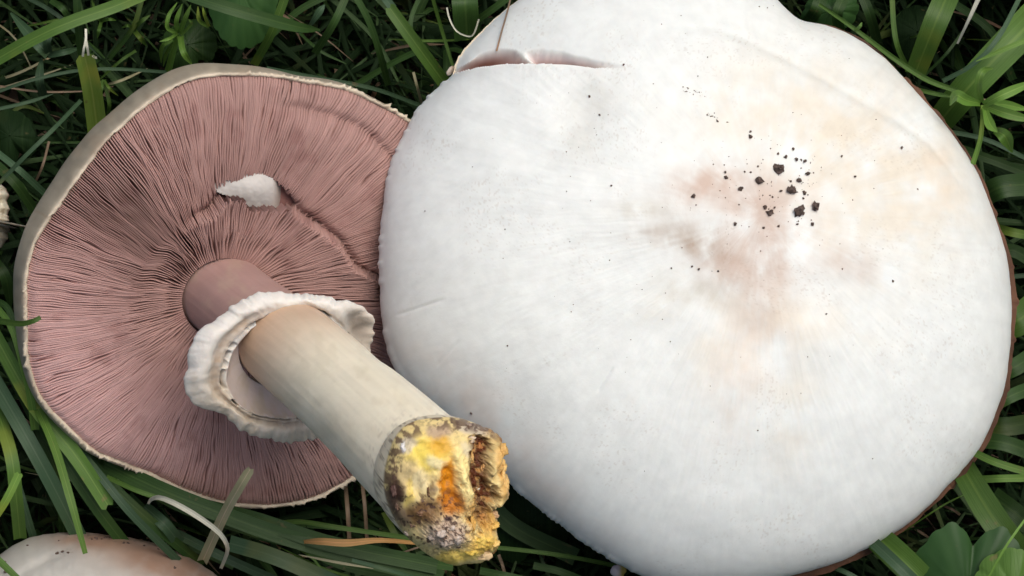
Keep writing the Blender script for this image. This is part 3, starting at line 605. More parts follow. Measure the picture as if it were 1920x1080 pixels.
# ------------------------------------------------------------------ the stained cap by the lower edge and the scaly one at the side
def small_cap(outline, cx, cy, w0, n, h, prof, NA_, NS_, label, colour_fn, relief_fn, frn=0.0, pit=0.0):
    n = nrm(np.array(n)); t = np.arange(NA_) / NA_ * 2 * np.pi
    C_, a1, a2, dr, R_ = dome_fit(outline, cx, cy, w0, n, h, prof, t)
    R_ = R_ + frn * (np.maximum(0, vnoise(t * 14, 3, 7) - .3))
    s_ = np.sin(np.linspace(0.004, 1, NS_) * math.pi / 2)
    P_ = C_ + (R_[None] * s_[:, None])[..., None] * dr[None] + n * (h * prof(s_))[:, None, None]
    x_, y_ = proj(P_); P_ = P_ + n * relief_fn(x_, y_)[..., None]; c_ = colour_fn(x_, y_)
    rows = [P_] + [(C_ + (R_ * f)[:, None] * dr - n * d)[None] for f, d in [(.995, .001), (.96, .0018), (.5, .002), (.2, 0)]]
    cc_ = np.concatenate([c_] + [np.tile((.4, .25, .2), (1, NA_, 1))] * 4)
    base_ = w2(C_); base_[2] = 0
    th_ = thing('mushroom', base_, label, 'mushroom')
    mesh_obj('cap', np.concatenate(rows), grid_faces(NS_ + 4, NA_)[:, ::-1], cap_mat, th_, cc_)
    b0 = w2(C_); b1_ = b0.copy(); b1_[2] = -0.004; b1_[0] -= 0.022 if cx < 0 else 0
    q, f = tube(b0, b1_, 0.006, 0.008); mesh_obj('stem', q, f, stem_mat, th_, np.tile((.68, .62, .52), (320, 1)), world_in=True)
    return dict(x=x_[::2, ::2].ravel(), y=y_[::2, ::2].ravel(), P=P_[::2, ::2].reshape(-1, 3))
OUT_3 = [(-40,1075),(-18,1055),(0,1040),(22,1024),(55,1008),(100,1000),(150,998),(200,1003),(260,1012),(310,1026),(350,1043),(383,1062),(415,1085),(450,1125),(472,1190),(475,1260),(455,1340),(400,1410),(310,1460),(190,1475),(70,1455),(-20,1400),(-75,1310),(-90,1220),(-75,1130)]
def col3(x, y):
    c = np.empty(x.shape + (3,)); c[:] = (0.50, 0.49, 0.45); nz = fbm(x / 30, y / 30, 121, 4)
    m = np.clip(blob(x, y, 290, 1050, 130, 40, 14) + blob(x, y, 160, 1012, 80, 16, 0) * .8 + blob(x, y, 350, 1075, 70, 25, 25) * .6, 0, 1)
    c = mixc(c, (0.36, 0.235, 0.17), m * np.clip(.5 + 1.1 * nz, 0, 1))
    c = mixc(c, (.44, .42, .38), blob(x, y, 95, 1045, 60, 7, -28) * .4)
    return mixc(c, (.10, .07, .05), smooth(.66, .74, fbm(x / 3.5, y / 3.5, 122, 2)) * np.clip(blob(x, y, 230, 1008, 70, 7, 3) + blob(x, y, 118, 1036, 16, 5), 0, 1))
cap3 = small_cap(OUT_3, 190, 1235, -0.012, (0.0, 0.05, 1), 0.026, lambda s: (1 - np.clip(s, 0, 1) ** 2.3) ** 0.6, 420, 120, 'mushroom cap with pinkish brown stain and soil, a grass tip lying over it', col3,
    lambda x, y: 0.0022 * (fbm(x / 90, y / 90, 123, 3) - .5) - 0.0008 * blob(x, y, 80, 1055, 70, 9, -28) + 0.0002 * (fbm(x / 8, y / 8, 124, 2) - .5))
OUT_4 = [(8,352),(14,366),(9,376),(15,390),(11,402),(15,418),(10,430),(13,444),(4,458),(-20,478),(-60,486),(-100,470),(-125,430),(-128,390),(-110,350),(-75,328),(-35,328),(-8,340)]
def col4(x, y):
    c = np.empty(x.shape + (3,)); c[:] = (0.72, 0.66, 0.52); return mixc(c, (.4, .32, .2), smooth(.55, .7, fbm(x / 6, y / 6, 131, 3)) * .7)
small_cap(OUT_4, -56, 405, -0.02, (-.1, 0.05, 1), 0.010, lambda s: (1 - np.clip(s, 0, 1) ** 2.3) ** 0.6, 200, 60, 'small scaly cream mushroom with jagged rim beside the upturned cap', col4,
    lambda x, y: 0.0016 * (fbm(x / 7, y / 7, 132, 3) - .5))

# ------------------------------------------------------------------ soil crumbs lying on the caps
def on_cap(c, px, py):
    i = np.argmin((c['x'] - px) ** 2 + (c['y'] - py) ** 2); return cp(px, py, c['P'][i][2])
crumb_mat = flesh_mat('soil_crumb', rough=0.9, sss=0, bump=0.8, scale=3000, spec=0.2)
def crumb_mesh(seed):
    r = np.random.default_rng(seed); nu, nv = 7, 9
    a = np.linspace(0.02, math.pi - .02, nu)[:, None]; b = np.arange(nv)[None] / nv * 2 * np.pi
    d = np.stack([np.sin(a) * np.cos(b), np.sin(a) * np.sin(b), np.cos(a) + 0 * b], -1)
    k = 0.5 + 0.85 * r.random((nu, nv)) ** 1.3; k[0] = k[0].mean(); k[-1] = k[-1].mean()
    v = d * k[..., None] * np.array([1, 0.6 + .4 * r.random(), 0.75]); f = grid_faces(nu, nv)
    me = bpy.data.meshes.new('soil_crumb'); me.from_pydata(v.reshape(-1, 3).tolist(), [], f[:, ::-1].tolist()); me.update()
    at = me.color_attributes.new('Col', 'FLOAT_COLOR', 'POINT'); c = np.ones((nu * nv, 4), np.float32); c[:, :3] = np.array((0.20, 0.145, 0.12)) * (.45 + .8 * r.random((nu * nv, 1)))
    at.data.foreach_set('color', c.ravel()); me.materials.append(crumb_mat); return me
CM = [crumb_mesh(i) for i in range(7)]
CR = [(1461,317,13),(1424,340,9.5),(1388,355,6.5),(1484,356,11),(1498,397,13.5),(1528,387,11),(1443,399,8.5),(1434,388,5),(1407,256,5),(1515,325,6),(1498,338,6),(1464,358,4),(1378,420,4.5),(1300,368,5.5),(1432,427,3.5),(1460,424,3.5),(1495,420,4),(1523,420,4.5),(1509,302,4.5),(1493,299,4.5),(1473,294,4.5),(1487,279,4),(1459,288,3.5),(1452,389,3.5),(1360,323,3.5),(1361,333,4.5),(1691,277,4),(1720,355,3.2),(1310,505,3.5),(1297,500,3),(1259,503,2.6),(1105,181,3.4),(1124,216,3.2),(1345,227,3.2),(1146,348,3),(883,775,3.6),(1674,527,3.6),(1549,589,2.8),(1603,331,3.5),(1578,293,3.2),(1508,362,5),(1506,372,3.5),(1421,312,3),(1407,323,3),(1396,322,3),(1482,340,3.5),(1502,300,3),(1407,247,3.5),(1169,121,3),(988,121,3.6)]
for i, (px, py, r) in enumerate(CR):
    o = bpy.data.objects.new('soil_crumb', CM[i % 7]); col.objects.link(o)
    o.location = w2(on_cap(capR, px, py) + nR * (r * PX * 0.45)); o.scale = (r * PX * (.86 if r > 4 else .72),) * 3; o.rotation_euler = (random.random() * .6, random.random() * .6, random.random() * 6)
    big = r >= 8
    tag(o, ('largest dark soil crumb lying on the smooth white cap' if r > 12.9 else 'dark soil lump lying on the smooth white cap') if big else 'tiny dark soil grain lying on the smooth white cap', 'soil', ('soil lumps on the white cap' if r <= 12.9 else 'largest crumbs on the white cap') if big else 'soil grains on the white cap')
C3 = [(108,1037,3.5),(118,1035,4),(128,1036,3),(172,1011,3),(181,1010,4.5),(190,1012,4),(199,1009,4.5),(206,1010,4),(232,1018,3),(240,1019,3.5),(270,1023,3.2),(297,1031,3.4),(310,1020,4),(318,1021,3),(337,1036,5),(9,1055,4),(12,1071,5),(52,1022,2.5),(110,1015,2.5),(328,1064,3)]
for i, (px, py, r) in enumerate(C3):
    o = bpy.data.objects.new('soil_crumb', CM[(i * 3) % 7]); col.objects.link(o)
    o.location = w2(on_cap(cap3, px, py) + np.array([0, 0, r * PX * .4])); o.scale = (r * PX,) * 3; o.rotation_euler = (0, 0, random.random() * 6)
    tag(o, 'dark soil grain on the pinkish brown stained cap', 'soil', 'soil grains on the stained cap')
# dust too fine to count
dv, df = [], []; cube = np.array([[1, 0, 0], [-1, 0, 0], [0, 1, 0], [0, -1, 0], [0, 0, 1], [0, 0, -1]], float) * 1.0
oct_ = np.array([[0, 2, 4], [2, 1, 4], [1, 3, 4], [3, 0, 4], [2, 0, 5], [1, 2, 5], [3, 1, 5], [0, 3, 5]])
pts = [(1480 + rng.normal() * 75, 350 + rng.normal() * 60) for _ in range(150)] + [(1250 + rng.normal() * 240, 400 + rng.normal() * 250) for _ in range(130)]
for k in range(22): u_ = rng.random() ** 1.5; pts.append((1325 + u_ * 46 + rng.normal(), 215 + u_ * 17 + rng.normal() * 1.5)); u_ = rng.random(); pts.append((1278 + u_ * 44 + rng.normal() * 2, 164 + u_ * 18 + rng.normal() * 2.5))
pts = [p for p in pts if inpoly(p[0], p[1], OUT_R) and 740 < p[0] < 1860]
for k, (px, py) in enumerate(pts):
    r = PX * (0.7 + 1.1 * rng.random() ** 2); dv.append(on_cap(capR, px, py) + nR * r * .3 + cube * r * (0.6 + .8 * rng.random((6, 1)))); df.append(oct_ + 6 * k)
o = mesh_obj('soil_dust', np.vstack(dv), np.vstack(df), crumb_mat, None, np.tile((.17, .125, .10), (6 * len(pts), 1)))
o['kind'] = 'stuff'; tag(o, 'fine dark soil dust sprinkled over the white cap', 'soil')
# pale crumbs: a flake by the tear, a nub at the lower rim
flake_mat = cap_mat
def flake(px, py, w, sx, sy, rot, label, k):
    r = np.random.default_rng(int(px)); nu, nv = 12, 16; a = np.linspace(.02, math.pi - .02, nu)[:, None]; b = np.arange(nv)[None] / nv * 2 * np.pi
    d = np.stack([np.sin(a) * np.cos(b), np.sin(a) * np.sin(b), np.cos(a) + 0 * b], -1) * (0.8 + .5 * fbm(a * 3, b * 2 + 5, int(px)))[..., None]
    d = d * [sx * PX, sy * PX, 0.5 * (sx + sy) * PX * .6]; cr_, sr_ = math.cos(rot), math.sin(rot)
    d = np.stack([d[..., 0] * cr_ - d[..., 1] * sr_, d[..., 0] * sr_ + d[..., 1] * cr_, d[..., 2]], -1)
    c = np.empty(d.shape); c[:] = k[0]; c = mixc(c, k[1], smooth(-.2, .5, d[..., 0] / (sx * PX)))
    tag(mesh_obj('mushroom_flake', cp(px, py, w) + d, grid_faces(nu, nv)[:, ::-1], flake_mat, None, c), label, 'mushroom piece')
flake(845, 133, -0.004, 10, 6, .9, 'pale torn flake at the notch in the white cap rim', ((.66, .56, .46), (.45, .33, .22)))
flake(1160, 1070, -0.006, 14, 12, .2, 'small white and yellow nub under the white cap rim', ((.62, .58, .62), (.40, .33, .08)))

# ------------------------------------------------------------------ grass blades and leaves that can be picked out
def strip(pts3, wid, roll=0.0, seg=18, fold=0.25, taper='tip', twist=0.0, cut=0.0):
    q = catmull(pts3, seg); tg = nrm(np.gradient(q, axis=0)); view = nrm(np.array([0, 0, D]) - q)
    side = nrm(np.cross(tg, view)); up = np.cross(side, tg); t = np.linspace(0, 1, seg)
    rl = roll + twist * t; sd = side * np.cos(rl)[:, None] + up * np.sin(rl)[:, None]; nu = np.cross(sd, tg)
    wv = np.interp(t, np.linspace(0, 1, len(wid)), wid) if np.ndim(wid) else np.full(seg, float(wid))
    wv = wv.astype(float)
    if taper == 'tip': wv = wv * np.clip((1 - t) / 0.35, 0.04, 1) ** 0.6
    if taper == 'both': wv = wv * np.clip(np.minimum(1 - t, t) / 0.35, 0.04, 1) ** 0.6
    hw = wv * PX / 2; cs = np.array([-1, -.55, 0, .55, 1.0])
    prof = fold * np.array([0.5, .12, -.32, .12, .5])
    P_ = q[:, None] + sd[:, None] * (cs[None, :, None] * hw[:, None, None]) + nu[:, None] * (prof[None, :, None] * hw[:, None, None])
    if cut: P_[-1] += tg[-1] * (hw[-1] * cut * np.array([-.7, .5, -.2, .6, -.1]))[:, None]
    uv = np.stack(np.broadcast_arrays((cs[None] + 1) / 2, t[:, None]), -1)
    return P_, grid_faces(seg, 5, False), uv
def blade(pts, wid, mat, label, group=None, name='grass_blade', cat='grass', parent=None, **kw):
    p3 = np.array([gp(a, b, h * 1e-3) for a, b, h in pts])
    P_, F_, uv = strip(p3, wid, **kw)
    o = mesh_obj(name, P_, F_, LM[mat], parent, None, uv)
    if not parent: tag(o, label, cat, group)
    return o
TUFTS = {}
def tuft(key, base, label):
    TUFTS[key] = thing('grass_tuft', w2(gp(*base, 0.0)), label, 'grass')
tuft('A1', (150, 120), 'grass tuft with long blade slanting behind the thick cut stub')
tuft('A2', (450, 40), 'grass tuft with dark blade lying over the round scalloped leaf')
tuft('A3', (700, 90), 'dark grass tuft in the hollow between gilled cap and white cap')
tuft('A4', (870, 30), 'grass tuft with very wide dark blade behind the torn white cap lobe')
tuft('S', (40, 320), 'tuft of thin bluish blades beside the shaded wall of gilled cap')
tuft('B1', (60, 860), 'sheaf of green and bluish blades sweeping down past the gilled cap')
tuft('B2', (300, 980), 'dark grass tuft behind the bleached curled blade and straw stalk')
tuft('B3', (620, 1040), 'grass tuft with flat dark blades running towards the yellow bulb')
tuft('E', (1000, 1050), 'sparse dark grass tuft between the yellow bulb and white cap')
tuft('C1', (1780, 100), 'tuft of broad green blades behind the star shaped weed')
tuft('C2', (1910, 560), 'tuft of wide dark blades touching the brown edge of white cap')
tuft('C3', (1860, 930), 'tuft with bright narrow and broad blades around the big scalloped leaf')
GA, GB, GC, GE, GS = 'A', 'B', 'C', 'E', 'S'
def bl(g, pts, wid, mat='m', **kw):
    mx, my = np.mean([p[0] for p in pts]), np.mean([p[1] for p in pts])
    if g == 'A': g = 'A1' if mx < 320 else 'A2' if mx < 600 else 'A3' if mx < 770 else 'A4'
    elif g == 'B': g = 'B1' if mx < 185 else 'B2' if mx < 420 else 'B3'
    elif g == 'C': g = 'C1' if my < 335 else 'C2' if my < 800 else 'C3'
    return blade(pts, wid, mat, '', name='blade', parent=TUFTS[g], **kw)
# above the gilled cap
bl(GA, [(-30,125,40),(60,74,46),(130,42,48),(230,6,46),(330,-40,40)], 25, 'm', taper='none')
bl(GA, [(310,-25,52),(400,6,54),(480,30,52),(560,51,46),(600,56,40)], 24, 'd')
bl(GA, [(540,-20,44),(510,60,38),(476,122,28)], 17, 'm', taper='none')
bl(GA, [(143,-20,50),(147,50,44),(153,105,36)], 15, 'd', taper='none')
bl(GA, [(-10,174,34),(60,150,36),(140,133,36),(210,129,34),(312,135,28)], 6.5, 'b', taper='none')
bl(GA, [(-10,206,30),(50,192,30),(100,176,28)], 7, 'b')
bl(GA, [(-10,160,18),(80,172,20),(190,170,18)], 4, 't')
bl(GA, [(560,60,20),(600,95,22),(650,120,20)], 6, 'd')
bl(GA, [(660,-20,44),(692,40,40),(712,100,34),(728,160,22)], 13, 'd', taper='none')
bl(GA, [(655,-20,40),(625,45,38),(590,100,28)], 15, 'd', taper='none')
bl(GA, [(665,160,18),(740,116,24),(800,88,28)], 12, 'd', taper='none')
bl(GA, [(500,128,40),(600,147,34),(700,166,30),(800,202,22)], 8, 'b', taper='none')
bl(GA, [(808,-15,52),(828,55,44),(849,124,40)], [7,7,6], 'm', taper='none')
bl(GA, [(868,-30,30),(872,10,32),(876,75,24)], 52, 'd', taper='none')
bl(GA, [(790,-15,26),(770,50,26),(800,120,20)], 9, 'd')
bl(GA, [(700,-10,24),(770,60,20),(830,110,14)], 10, 'd')
bl(GA, [(985,-30,34),(920,20,30),(860,60,22)], 14, 'd')
bl(GA, [(640,-20,20),(560,20,18),(500,80,14)], 14, 'd')
bl(GA, [(600,-20,18),(700,70,14),(760,180,10)], 9, 'd')
bl(GA, [(20,-20,26),(110,30,28),(190,110,20)], 9, 'b')
bl(GA, [(270,-20,30),(250,50,26),(205,110,18)], 10, 'd', taper='none')
bl(GA, [(255,95,22),(225,115,24),(175,160,18)], 6, 'm')
bl(GA, [(95,0,30),(120,20,32),(140,55,24)], 12, 'd')
blade([(775,135,30),(783,165,28),(792,200,20)], 5.5, 'y', 'short pale straw stub between the gilled cap and white cap', name='straw_stub', taper='none')
blade([(842,168,40),(800,110,46),(762,58,50),(730,14,52)], [27,26,25,23], 'm', 'broad green blade cut square, leaning onto white cap rim', name='cut_grass_stalk', taper='none', cut=.6, fold=.55)
blade([(715,-25,49),(722,-5,50),(737,16,50)], 16, 'b', 'short bluish blade behind the square cut blade', name='bluish_grass_stalk', taper='none')
# thick cut stub with frayed fibres
stub = thing('grass_stub', w2(gp(182, 250, 0.01)), 'thick bright green cut grass stub with frayed pale fibres', 'grass')
blade([(184,262,18),(179,215,26),(171,160,36),(158,103,46)], [38,39,38,36], 'g', '', name='blade', parent=stub, taper='none', cut=.35, fold=.7)
for q in [[(155,106,46),(157,92,48),(161,74,49),(161,54,49)], [(166,104,46),(164,90,48),(161,74,49)], [(173,104,46),(179,108,45),(182,108,44)]]:
    blade(q, 4.5, 'w', '', name='fibre', parent=stub, taper='none')
# herbs: whorled cleavers, each leaf a part
def herb(base, label, leaves, mat='l', stems=()):
    t = thing('cleavers_plant', w2(gp(*base)), label, 'plant')
    for pts, w_ in stems: blade(pts, w_, mat if mat != 'd' else 'd', '', name='stem', parent=t, taper='none', fold=1.0)
    for pts, w_ in leaves: blade(pts, w_, mat, '', name='leaf', parent=t, taper='tip', fold=.5, seg=14)
herb((333,130,.02), 'small whorled bright green weed touching the gilled cap rim', [([(334,62,40),(314,52,44),(317,28,46),(332,5,44)], 8), ([(333,61,40),(331,38,46),(342,7,48)], 9), ([(337,62,40),(347,35,46),(358,9,48)], 9), ([(339,66,40),(358,46,43),(354,36,44)], 6), ([(332,63,40),(318,72,44),(299,78,44)], 6), ([(338,68,40),(344,98,42),(360,121,38)], 12), ([(324,74,36),(304,88,34),(302,118,26)], 8), ([(328,76,36),(312,100,30),(306,125,24)], 7)], 'l', [([(314,138,26),(324,100,34),(334,64,40)], [15,12,8])])
herb((385,60,.03), 'curled pair of small green leaves beside the scalloped leaf', [([(392,50,34),(374,38,38),(371,12,40)], 8), ([(392,50,34),(384,30,40),(380,12,42)], 6)], 'l')
herb((100,120,.02), 'low weed with three narrow pointed leaves near the cut stub', [([(92,100,26),(88,78,30),(99,52,30)], 15), ([(92,102,26),(70,80,28),(20,24,24)], 24), ([(82,180,20),(74,150,26),(78,108,24)], 17), ([(90,104,24),(120,98,26),(150,90,22)], 12)], 'b')
herb((190,60,.02), 'feathery dark green weed above the cut stub', [([(190,40,26),(178,30,30),(160,22,30)], 6), ([(190,40,26),(186,55,30),(182,72,28)], 7), ([(190,40,26),(205,36,30),(218,38,28)], 6), ([(190,40,26),(200,20,30),(206,4,30)], 7), ([(190,40,26),(178,16,28),(172,0,26)], 6), ([(250,55,24),(265,40,28),(282,28,28)], 8), ([(250,55,24),(240,48,28),(228,52,26)], 6), ([(250,55,24),(262,70,26),(275,86,22)], 10), ([(195,150,16),(205,165,18),(222,180,14)], 6), ([(195,150,16),(190,170,16),(186,190,12)], 7), ([(195,150,16),(205,195,14),(200,215,10)], 8), ([(195,150,16),(180,160,16),(160,172,12)], 6)], 'm')
herb((600,60,.02), 'single spoon shaped leaf with a yellow tip on thin stalk', [([(575,56,40),(588,38,44),(600,20,46),(609,9,46)], [4, 10, 15, 12])], 'b', [([(555,60,34),(566,60,38),(577,54,40)], 4)])
def round_leaf(px, py, h, rx, ry, rot, label, teeth=16, slope=(0, 0), mat='f', seed=1, group=None, notch=.35):
    nr, na = 14, 96; a = np.arange(na) / na * 2 * np.pi; r = np.linspace(0.03, 1, nr)[:, None]
    sc = 1 - 0.055 * (1 - abs(np.sin(a * teeth / 2)) ** .7) - notch * np.exp(-((a - math.pi * 1.5) / .28) ** 2) + 0.05 * (vnoise(a * 2, 3, seed) - .5)
    X_, Y_ = r * np.cos(a) * sc * rx * PX, r * np.sin(a) * sc * ry * PX; c_, s_ = math.cos(rot), math.sin(rot)
    X2, Y2 = X_ * c_ - Y_ * s_, X_ * s_ + Y_ * c_
    Zv = 0.0020 * r ** 2 * np.cos(a * 3 + seed) * .5 - 0.003 * r ** 2 - 0.0007 * np.exp(-(np.abs((a * 7 / (2 * np.pi)) % 1 - .5) / .06) ** 2) * r * (1.1 - r) + X2 * slope[0] + Y2 * slope[1]
    P_ = gp(px, py, h * 1e-3) + np.stack([X2, Y2, Zv], -1)
    uv = np.stack([X2 / (rx * PX), Y2 / (ry * PX)], -1)
    root = thing('herb_plant', w2(gp(px, py + ry * .4, 0)), label, 'leaf', group)
    mesh_obj('leaf', P_, grid_faces(nr, na), LM[mat], root, None, uv)
    q, f = tube(w2(P_[2].mean(0)), w2(gp(px, py + ry * .5, -0.002)), .0006, .0008, 8, 6)
    mesh_obj('stalk', q, f, LM['m'], root, None, np.zeros((48, 2)), world_in=True)
round_leaf(452, -22, 38, 74, 118, 3.1, 'round scalloped herb leaf above the gilled cap under a blade', 22, (0, .15), seed=3)
round_leaf(352, 84, 18, 58, 56, .6, 'dark round leaf low behind the whorled weed', 14, mat='d', seed=5)
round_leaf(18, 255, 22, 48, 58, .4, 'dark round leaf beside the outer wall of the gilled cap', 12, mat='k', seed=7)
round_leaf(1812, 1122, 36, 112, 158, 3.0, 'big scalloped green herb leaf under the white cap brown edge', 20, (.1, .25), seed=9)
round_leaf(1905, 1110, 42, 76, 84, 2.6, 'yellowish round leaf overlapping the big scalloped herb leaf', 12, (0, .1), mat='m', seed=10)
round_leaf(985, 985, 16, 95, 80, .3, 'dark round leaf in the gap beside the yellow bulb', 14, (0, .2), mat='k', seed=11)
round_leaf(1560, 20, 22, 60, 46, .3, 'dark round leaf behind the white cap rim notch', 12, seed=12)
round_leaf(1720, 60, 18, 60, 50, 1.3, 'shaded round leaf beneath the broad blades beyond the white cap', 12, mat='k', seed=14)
# pale rootlets and dry stalks
blade([(838,14,46),(843,35,47),(856,58,48),(878,68,49),(889,62,50),(898,36,52)], 3.2, 'w', 'fine curled white rootlet by the torn white cap lobe', name='rootlet', cat='root', taper='none', fold=1)
a3 = [on_cap(capR, 957, 2) + [0, 0, .003], on_cap(capR, 948, 35) + [0, 0, .0012], on_cap(capR, 940, 62) + [0, 0, .0006], on_cap(capR, 931, 97) + [0, 0, .0010]]
a3 = [on_cap(capR, 962, -20) + [0, 0, .008]] + a3
P_, F_, uv = strip(np.array(a3), 3.4, fold=1, taper='none'); tag(mesh_obj('dry_stalk', P_, F_, LM['t'], None, None, uv), 'thin tan dry stalk lying across the torn white cap lobe', 'stalk')
# outer wall side
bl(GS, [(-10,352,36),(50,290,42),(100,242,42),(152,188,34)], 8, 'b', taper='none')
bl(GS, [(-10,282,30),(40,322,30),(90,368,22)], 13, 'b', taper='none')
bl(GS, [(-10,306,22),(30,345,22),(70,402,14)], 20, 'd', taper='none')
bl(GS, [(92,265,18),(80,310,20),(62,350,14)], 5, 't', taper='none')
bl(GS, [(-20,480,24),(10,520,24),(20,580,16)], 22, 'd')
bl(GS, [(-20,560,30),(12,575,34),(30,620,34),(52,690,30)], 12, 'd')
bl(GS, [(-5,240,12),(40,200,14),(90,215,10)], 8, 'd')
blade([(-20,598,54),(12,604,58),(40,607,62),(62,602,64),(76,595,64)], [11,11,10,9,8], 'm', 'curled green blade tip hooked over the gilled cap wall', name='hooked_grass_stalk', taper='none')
# sheaf below the gilled cap
bl(GB, [(-20,560,44),(20,612,48),(44,690,46),(58,750,42),(66,806,36)], [12,12,12,14,16], 'm', taper='none')
bl(GB, [(-20,610,38),(60,752,40),(140,852,38),(203,948,34)], [26,30,30,28], 'm', taper='none', cut=.5, fold=.5)
bl(GB, [(-25,690,34),(40,802,36),(95,902,32),(150,1010,20)], 30, 'b', taper='none')
bl(GB, [(60,742,38),(100,832,44),(131,932,46),(160,1038,42)], [15,16,15,9], 'l', taper='none')
bl(GB, [(60,765,30),(125,868,32),(180,950,28),(245,1035,18)], 24, 'd', taper='none')
bl(GB, [(85,765,33),(180,882,36),(245,962,34),(335,1052,22)], 15, 'b', taper='none')
bl(GB, [(-15,740,30),(20,850,34),(30,930,30),(38,1010,18)], 25, 'm', taper='none')
bl(GB, [(-20,985,36),(10,940,40),(36,888,42)], 15, 'l', taper='none', cut=.5)
bl(GB, [(28,890,24),(45,950,24),(66,1020,14)], 15, 'b', taper='none')
bl(GB, [(20,640,26),(60,760,28),(120,880,24)], 20, 'd', taper='none')
bl(GB, [(0,660,28),(70,800,30),(110,900,24),(120,1000,14)], 18, 'd', taper='none')
bl(GB, [(120,800,28),(200,900,30),(290,985,26),(380,1060,14)], 20, 'd', taper='none')
bl(GB, [(150,835,26),(250,900,30),(340,950,30),(440,985,26),(520,1010,20)], 22, 'd', taper='none')
bl(GB, [(195,868,30),(300,918,34),(400,958,34),(520,1002,32),(660,1042,28),(830,1085,20)], 32, 'd', taper='none')
bl(GB, [(200,894,33),(262,922,36),(330,942,34),(400,960,28)], 9, 'm', taper='none')
bl(GB, [(360,945,28),(480,975,32),(620,1020,30),(820,1062,22)], 30, 'd', taper='none')
bl(GB, [(430,1018,30),(520,1046,34),(640,1098,30)], 30, 'b', taper='none')
bl(GB, [(470,1000,22),(560,1020,26),(700,1042,26),(850,1062,18)], 18, 'd', taper='none')
bl(GB, [(500,985,20),(560,978,24),(640,990,26),(775,1010,20)], 9, 'm', taper='none')
bl(GB, [(330,1000,20),(420,1045,22),(520,1090,16)], 18, 'b', taper='none')
bl(GB, [(270,950,24),(310,985,26),(345,1030,18)], 24, 'b', taper='none')
bl(GB, [(240,930,14),(320,1000,14),(440,1060,10)], 20, 'd', taper='none')
bl(GB, [(540,1010,16),(640,1060,18),(760,1085,14)], 16, 'd', taper='none')
bl(GB, [(660,1050,30),(740,1072,28),(800,1090,22)], 7, 'b', taper='none')
bl(GB, [(560,1040,34),(630,1054,36),(700,1066,34)], 5, 'y', taper='both')
bl(GB, [(648,910,10),(652,960,12),(655,1010,8)], 8, 't', taper='none')
bl(GB, [(678,895,12),(684,950,14),(688,1010,8)], 7, 't', taper='none')
bl(GB, [(720,960,10),(740,1000,12),(780,1060,8)], 12, 'd')
blade([(560,1016,30),(600,1015,34),(650,1018,34),(715,1013,32),(800,1020,24)], [4,13,14,9,6], 'o', 'dead orange brown grass blade pointing at the yellow bulb', name='dead_grass_stalk', taper='none')
blade([(380,1052,26),(420,965,46),(448,915,56),(469,880,60)], [20,19,18,17], 'y', 'straw coloured broken stalk standing before the gilled cap', name='straw_stalk', cat='straw', taper='none', cut=1.2, fold=.9)
blade([(278,945,36),(284,936,40),(300,933,44),(330,945,46),(370,968,46),(408,996,44),(424,1018,42),(426,1036,38),(414,1066,26)], [4,7,9,10,10,9,8,7,6], 'w', 'bleached curled grass blade arching over the straw stalk foot', name='bleached_grass_stalk', taper='none', fold=.6)
# by the bulb
bl(GE, [(905,1024,24),(1000,1034,26),(1080,1046,24),(1170,1064,18)], 8, 'm', taper='none')
bl(GE, [(880,900,18),(960,985,18),(1080,1045,14)], 34, 'd', taper='none')
bl(GE, [(935,1040,14),(945,1070,14),(950,1110,8)], 6, 't', taper='none')
bl(GE, [(1000,1060,20),(1060,1075,20),(1140,1110,14)], 14, 'd', taper='none')
bl(GE, [(900,1070,20),(960,1082,22),(1040,1100,16)], 14, 'd', taper='none')
bl(GE, [(1010,1030,10),(1020,1060,12),(1040,1100,8)], 7, 'b')
# beyond the white cap
bl(GC, [(1672,-20,50),(1676,50,48),(1684,90,46),(1700,125,40)], 10, 'm', taper='none')
bl(GC, [(1612,-20,36),(1632,30,34),(1645,80,24)], 20, 'd', taper='none')
bl(GC, [(1790,-40,40),(1755,40,42),(1715,140,32)], [48,48,40], 'm', taper='none', fold=.15)
bl(GC, [(1768,152,40),(1825,120,44),(1872,70,46),(1915,-10,44)], 9, 'b', taper='none')
bl(GC, [(1960,15,40),(1890,85,42),(1810,170,38),(1745,250,24)], [72,66,60,50], 'm', taper='none', fold=.35)
bl(GC, [(1960,60,46),(1900,85,48),(1830,115,46)], 10, 'l', taper='tip')
bl(GC, [(1770,245,30),(1850,262,32),(1930,300,30)], 9, 'b', taper='none')
bl(GC, [(1790,275,24),(1860,300,26),(1940,330,24)], 18, 'd', taper='none')
bl(GC, [(1840,370,30),(1880,350,34),(1950,345,32)], 44, 'd', taper='none')
bl(GC, [(1860,425,30),(1900,436,34),(1950,445,32)], 17, 'm', taper='none')
bl(GC, [(1860,480,22),(1900,470,24),(1950,500,22)], 26, 'd', taper='none')
bl(GC, [(1880,520,28),(1940,515,28)], 9, 'b', taper='none')
bl(GC, [(1870,610,26),(1910,600,30),(1960,560,28)], 60, 'm', taper='none')
bl(GC, [(1860,700,26),(1900,690,30),(1960,650,28)], 34, 'd', taper='none')
bl(GC, [(1850,770,28),(1890,745,32),(1950,720,30)], 26, 'd', taper='none')
bl(GC, [(1830,790,22),(1880,800,26),(1950,790,24)], 36, 'd', taper='none')
bl(GC, [(1815,825,26),(1880,830,30),(1950,855,28)], 30, 'd', taper='none')
bl(GC, [(1820,845,34),(1870,868,38),(1950,892,36)], 14, 'l', taper='none')
bl(GC, [(1835,899,34),(1880,897,38),(1950,896,36)], 14, 'l', taper='none')
bl(GC, [(1790,850,30),(1845,945,36),(1890,1010,36),(1960,1100,30)], [44,52,52,46], 'm', taper='none', fold=.3)
bl(GC, [(1620,985,30),(1690,1050,36),(1760,1120,34)], [50,54,52], 'm', taper='none', fold=.5)
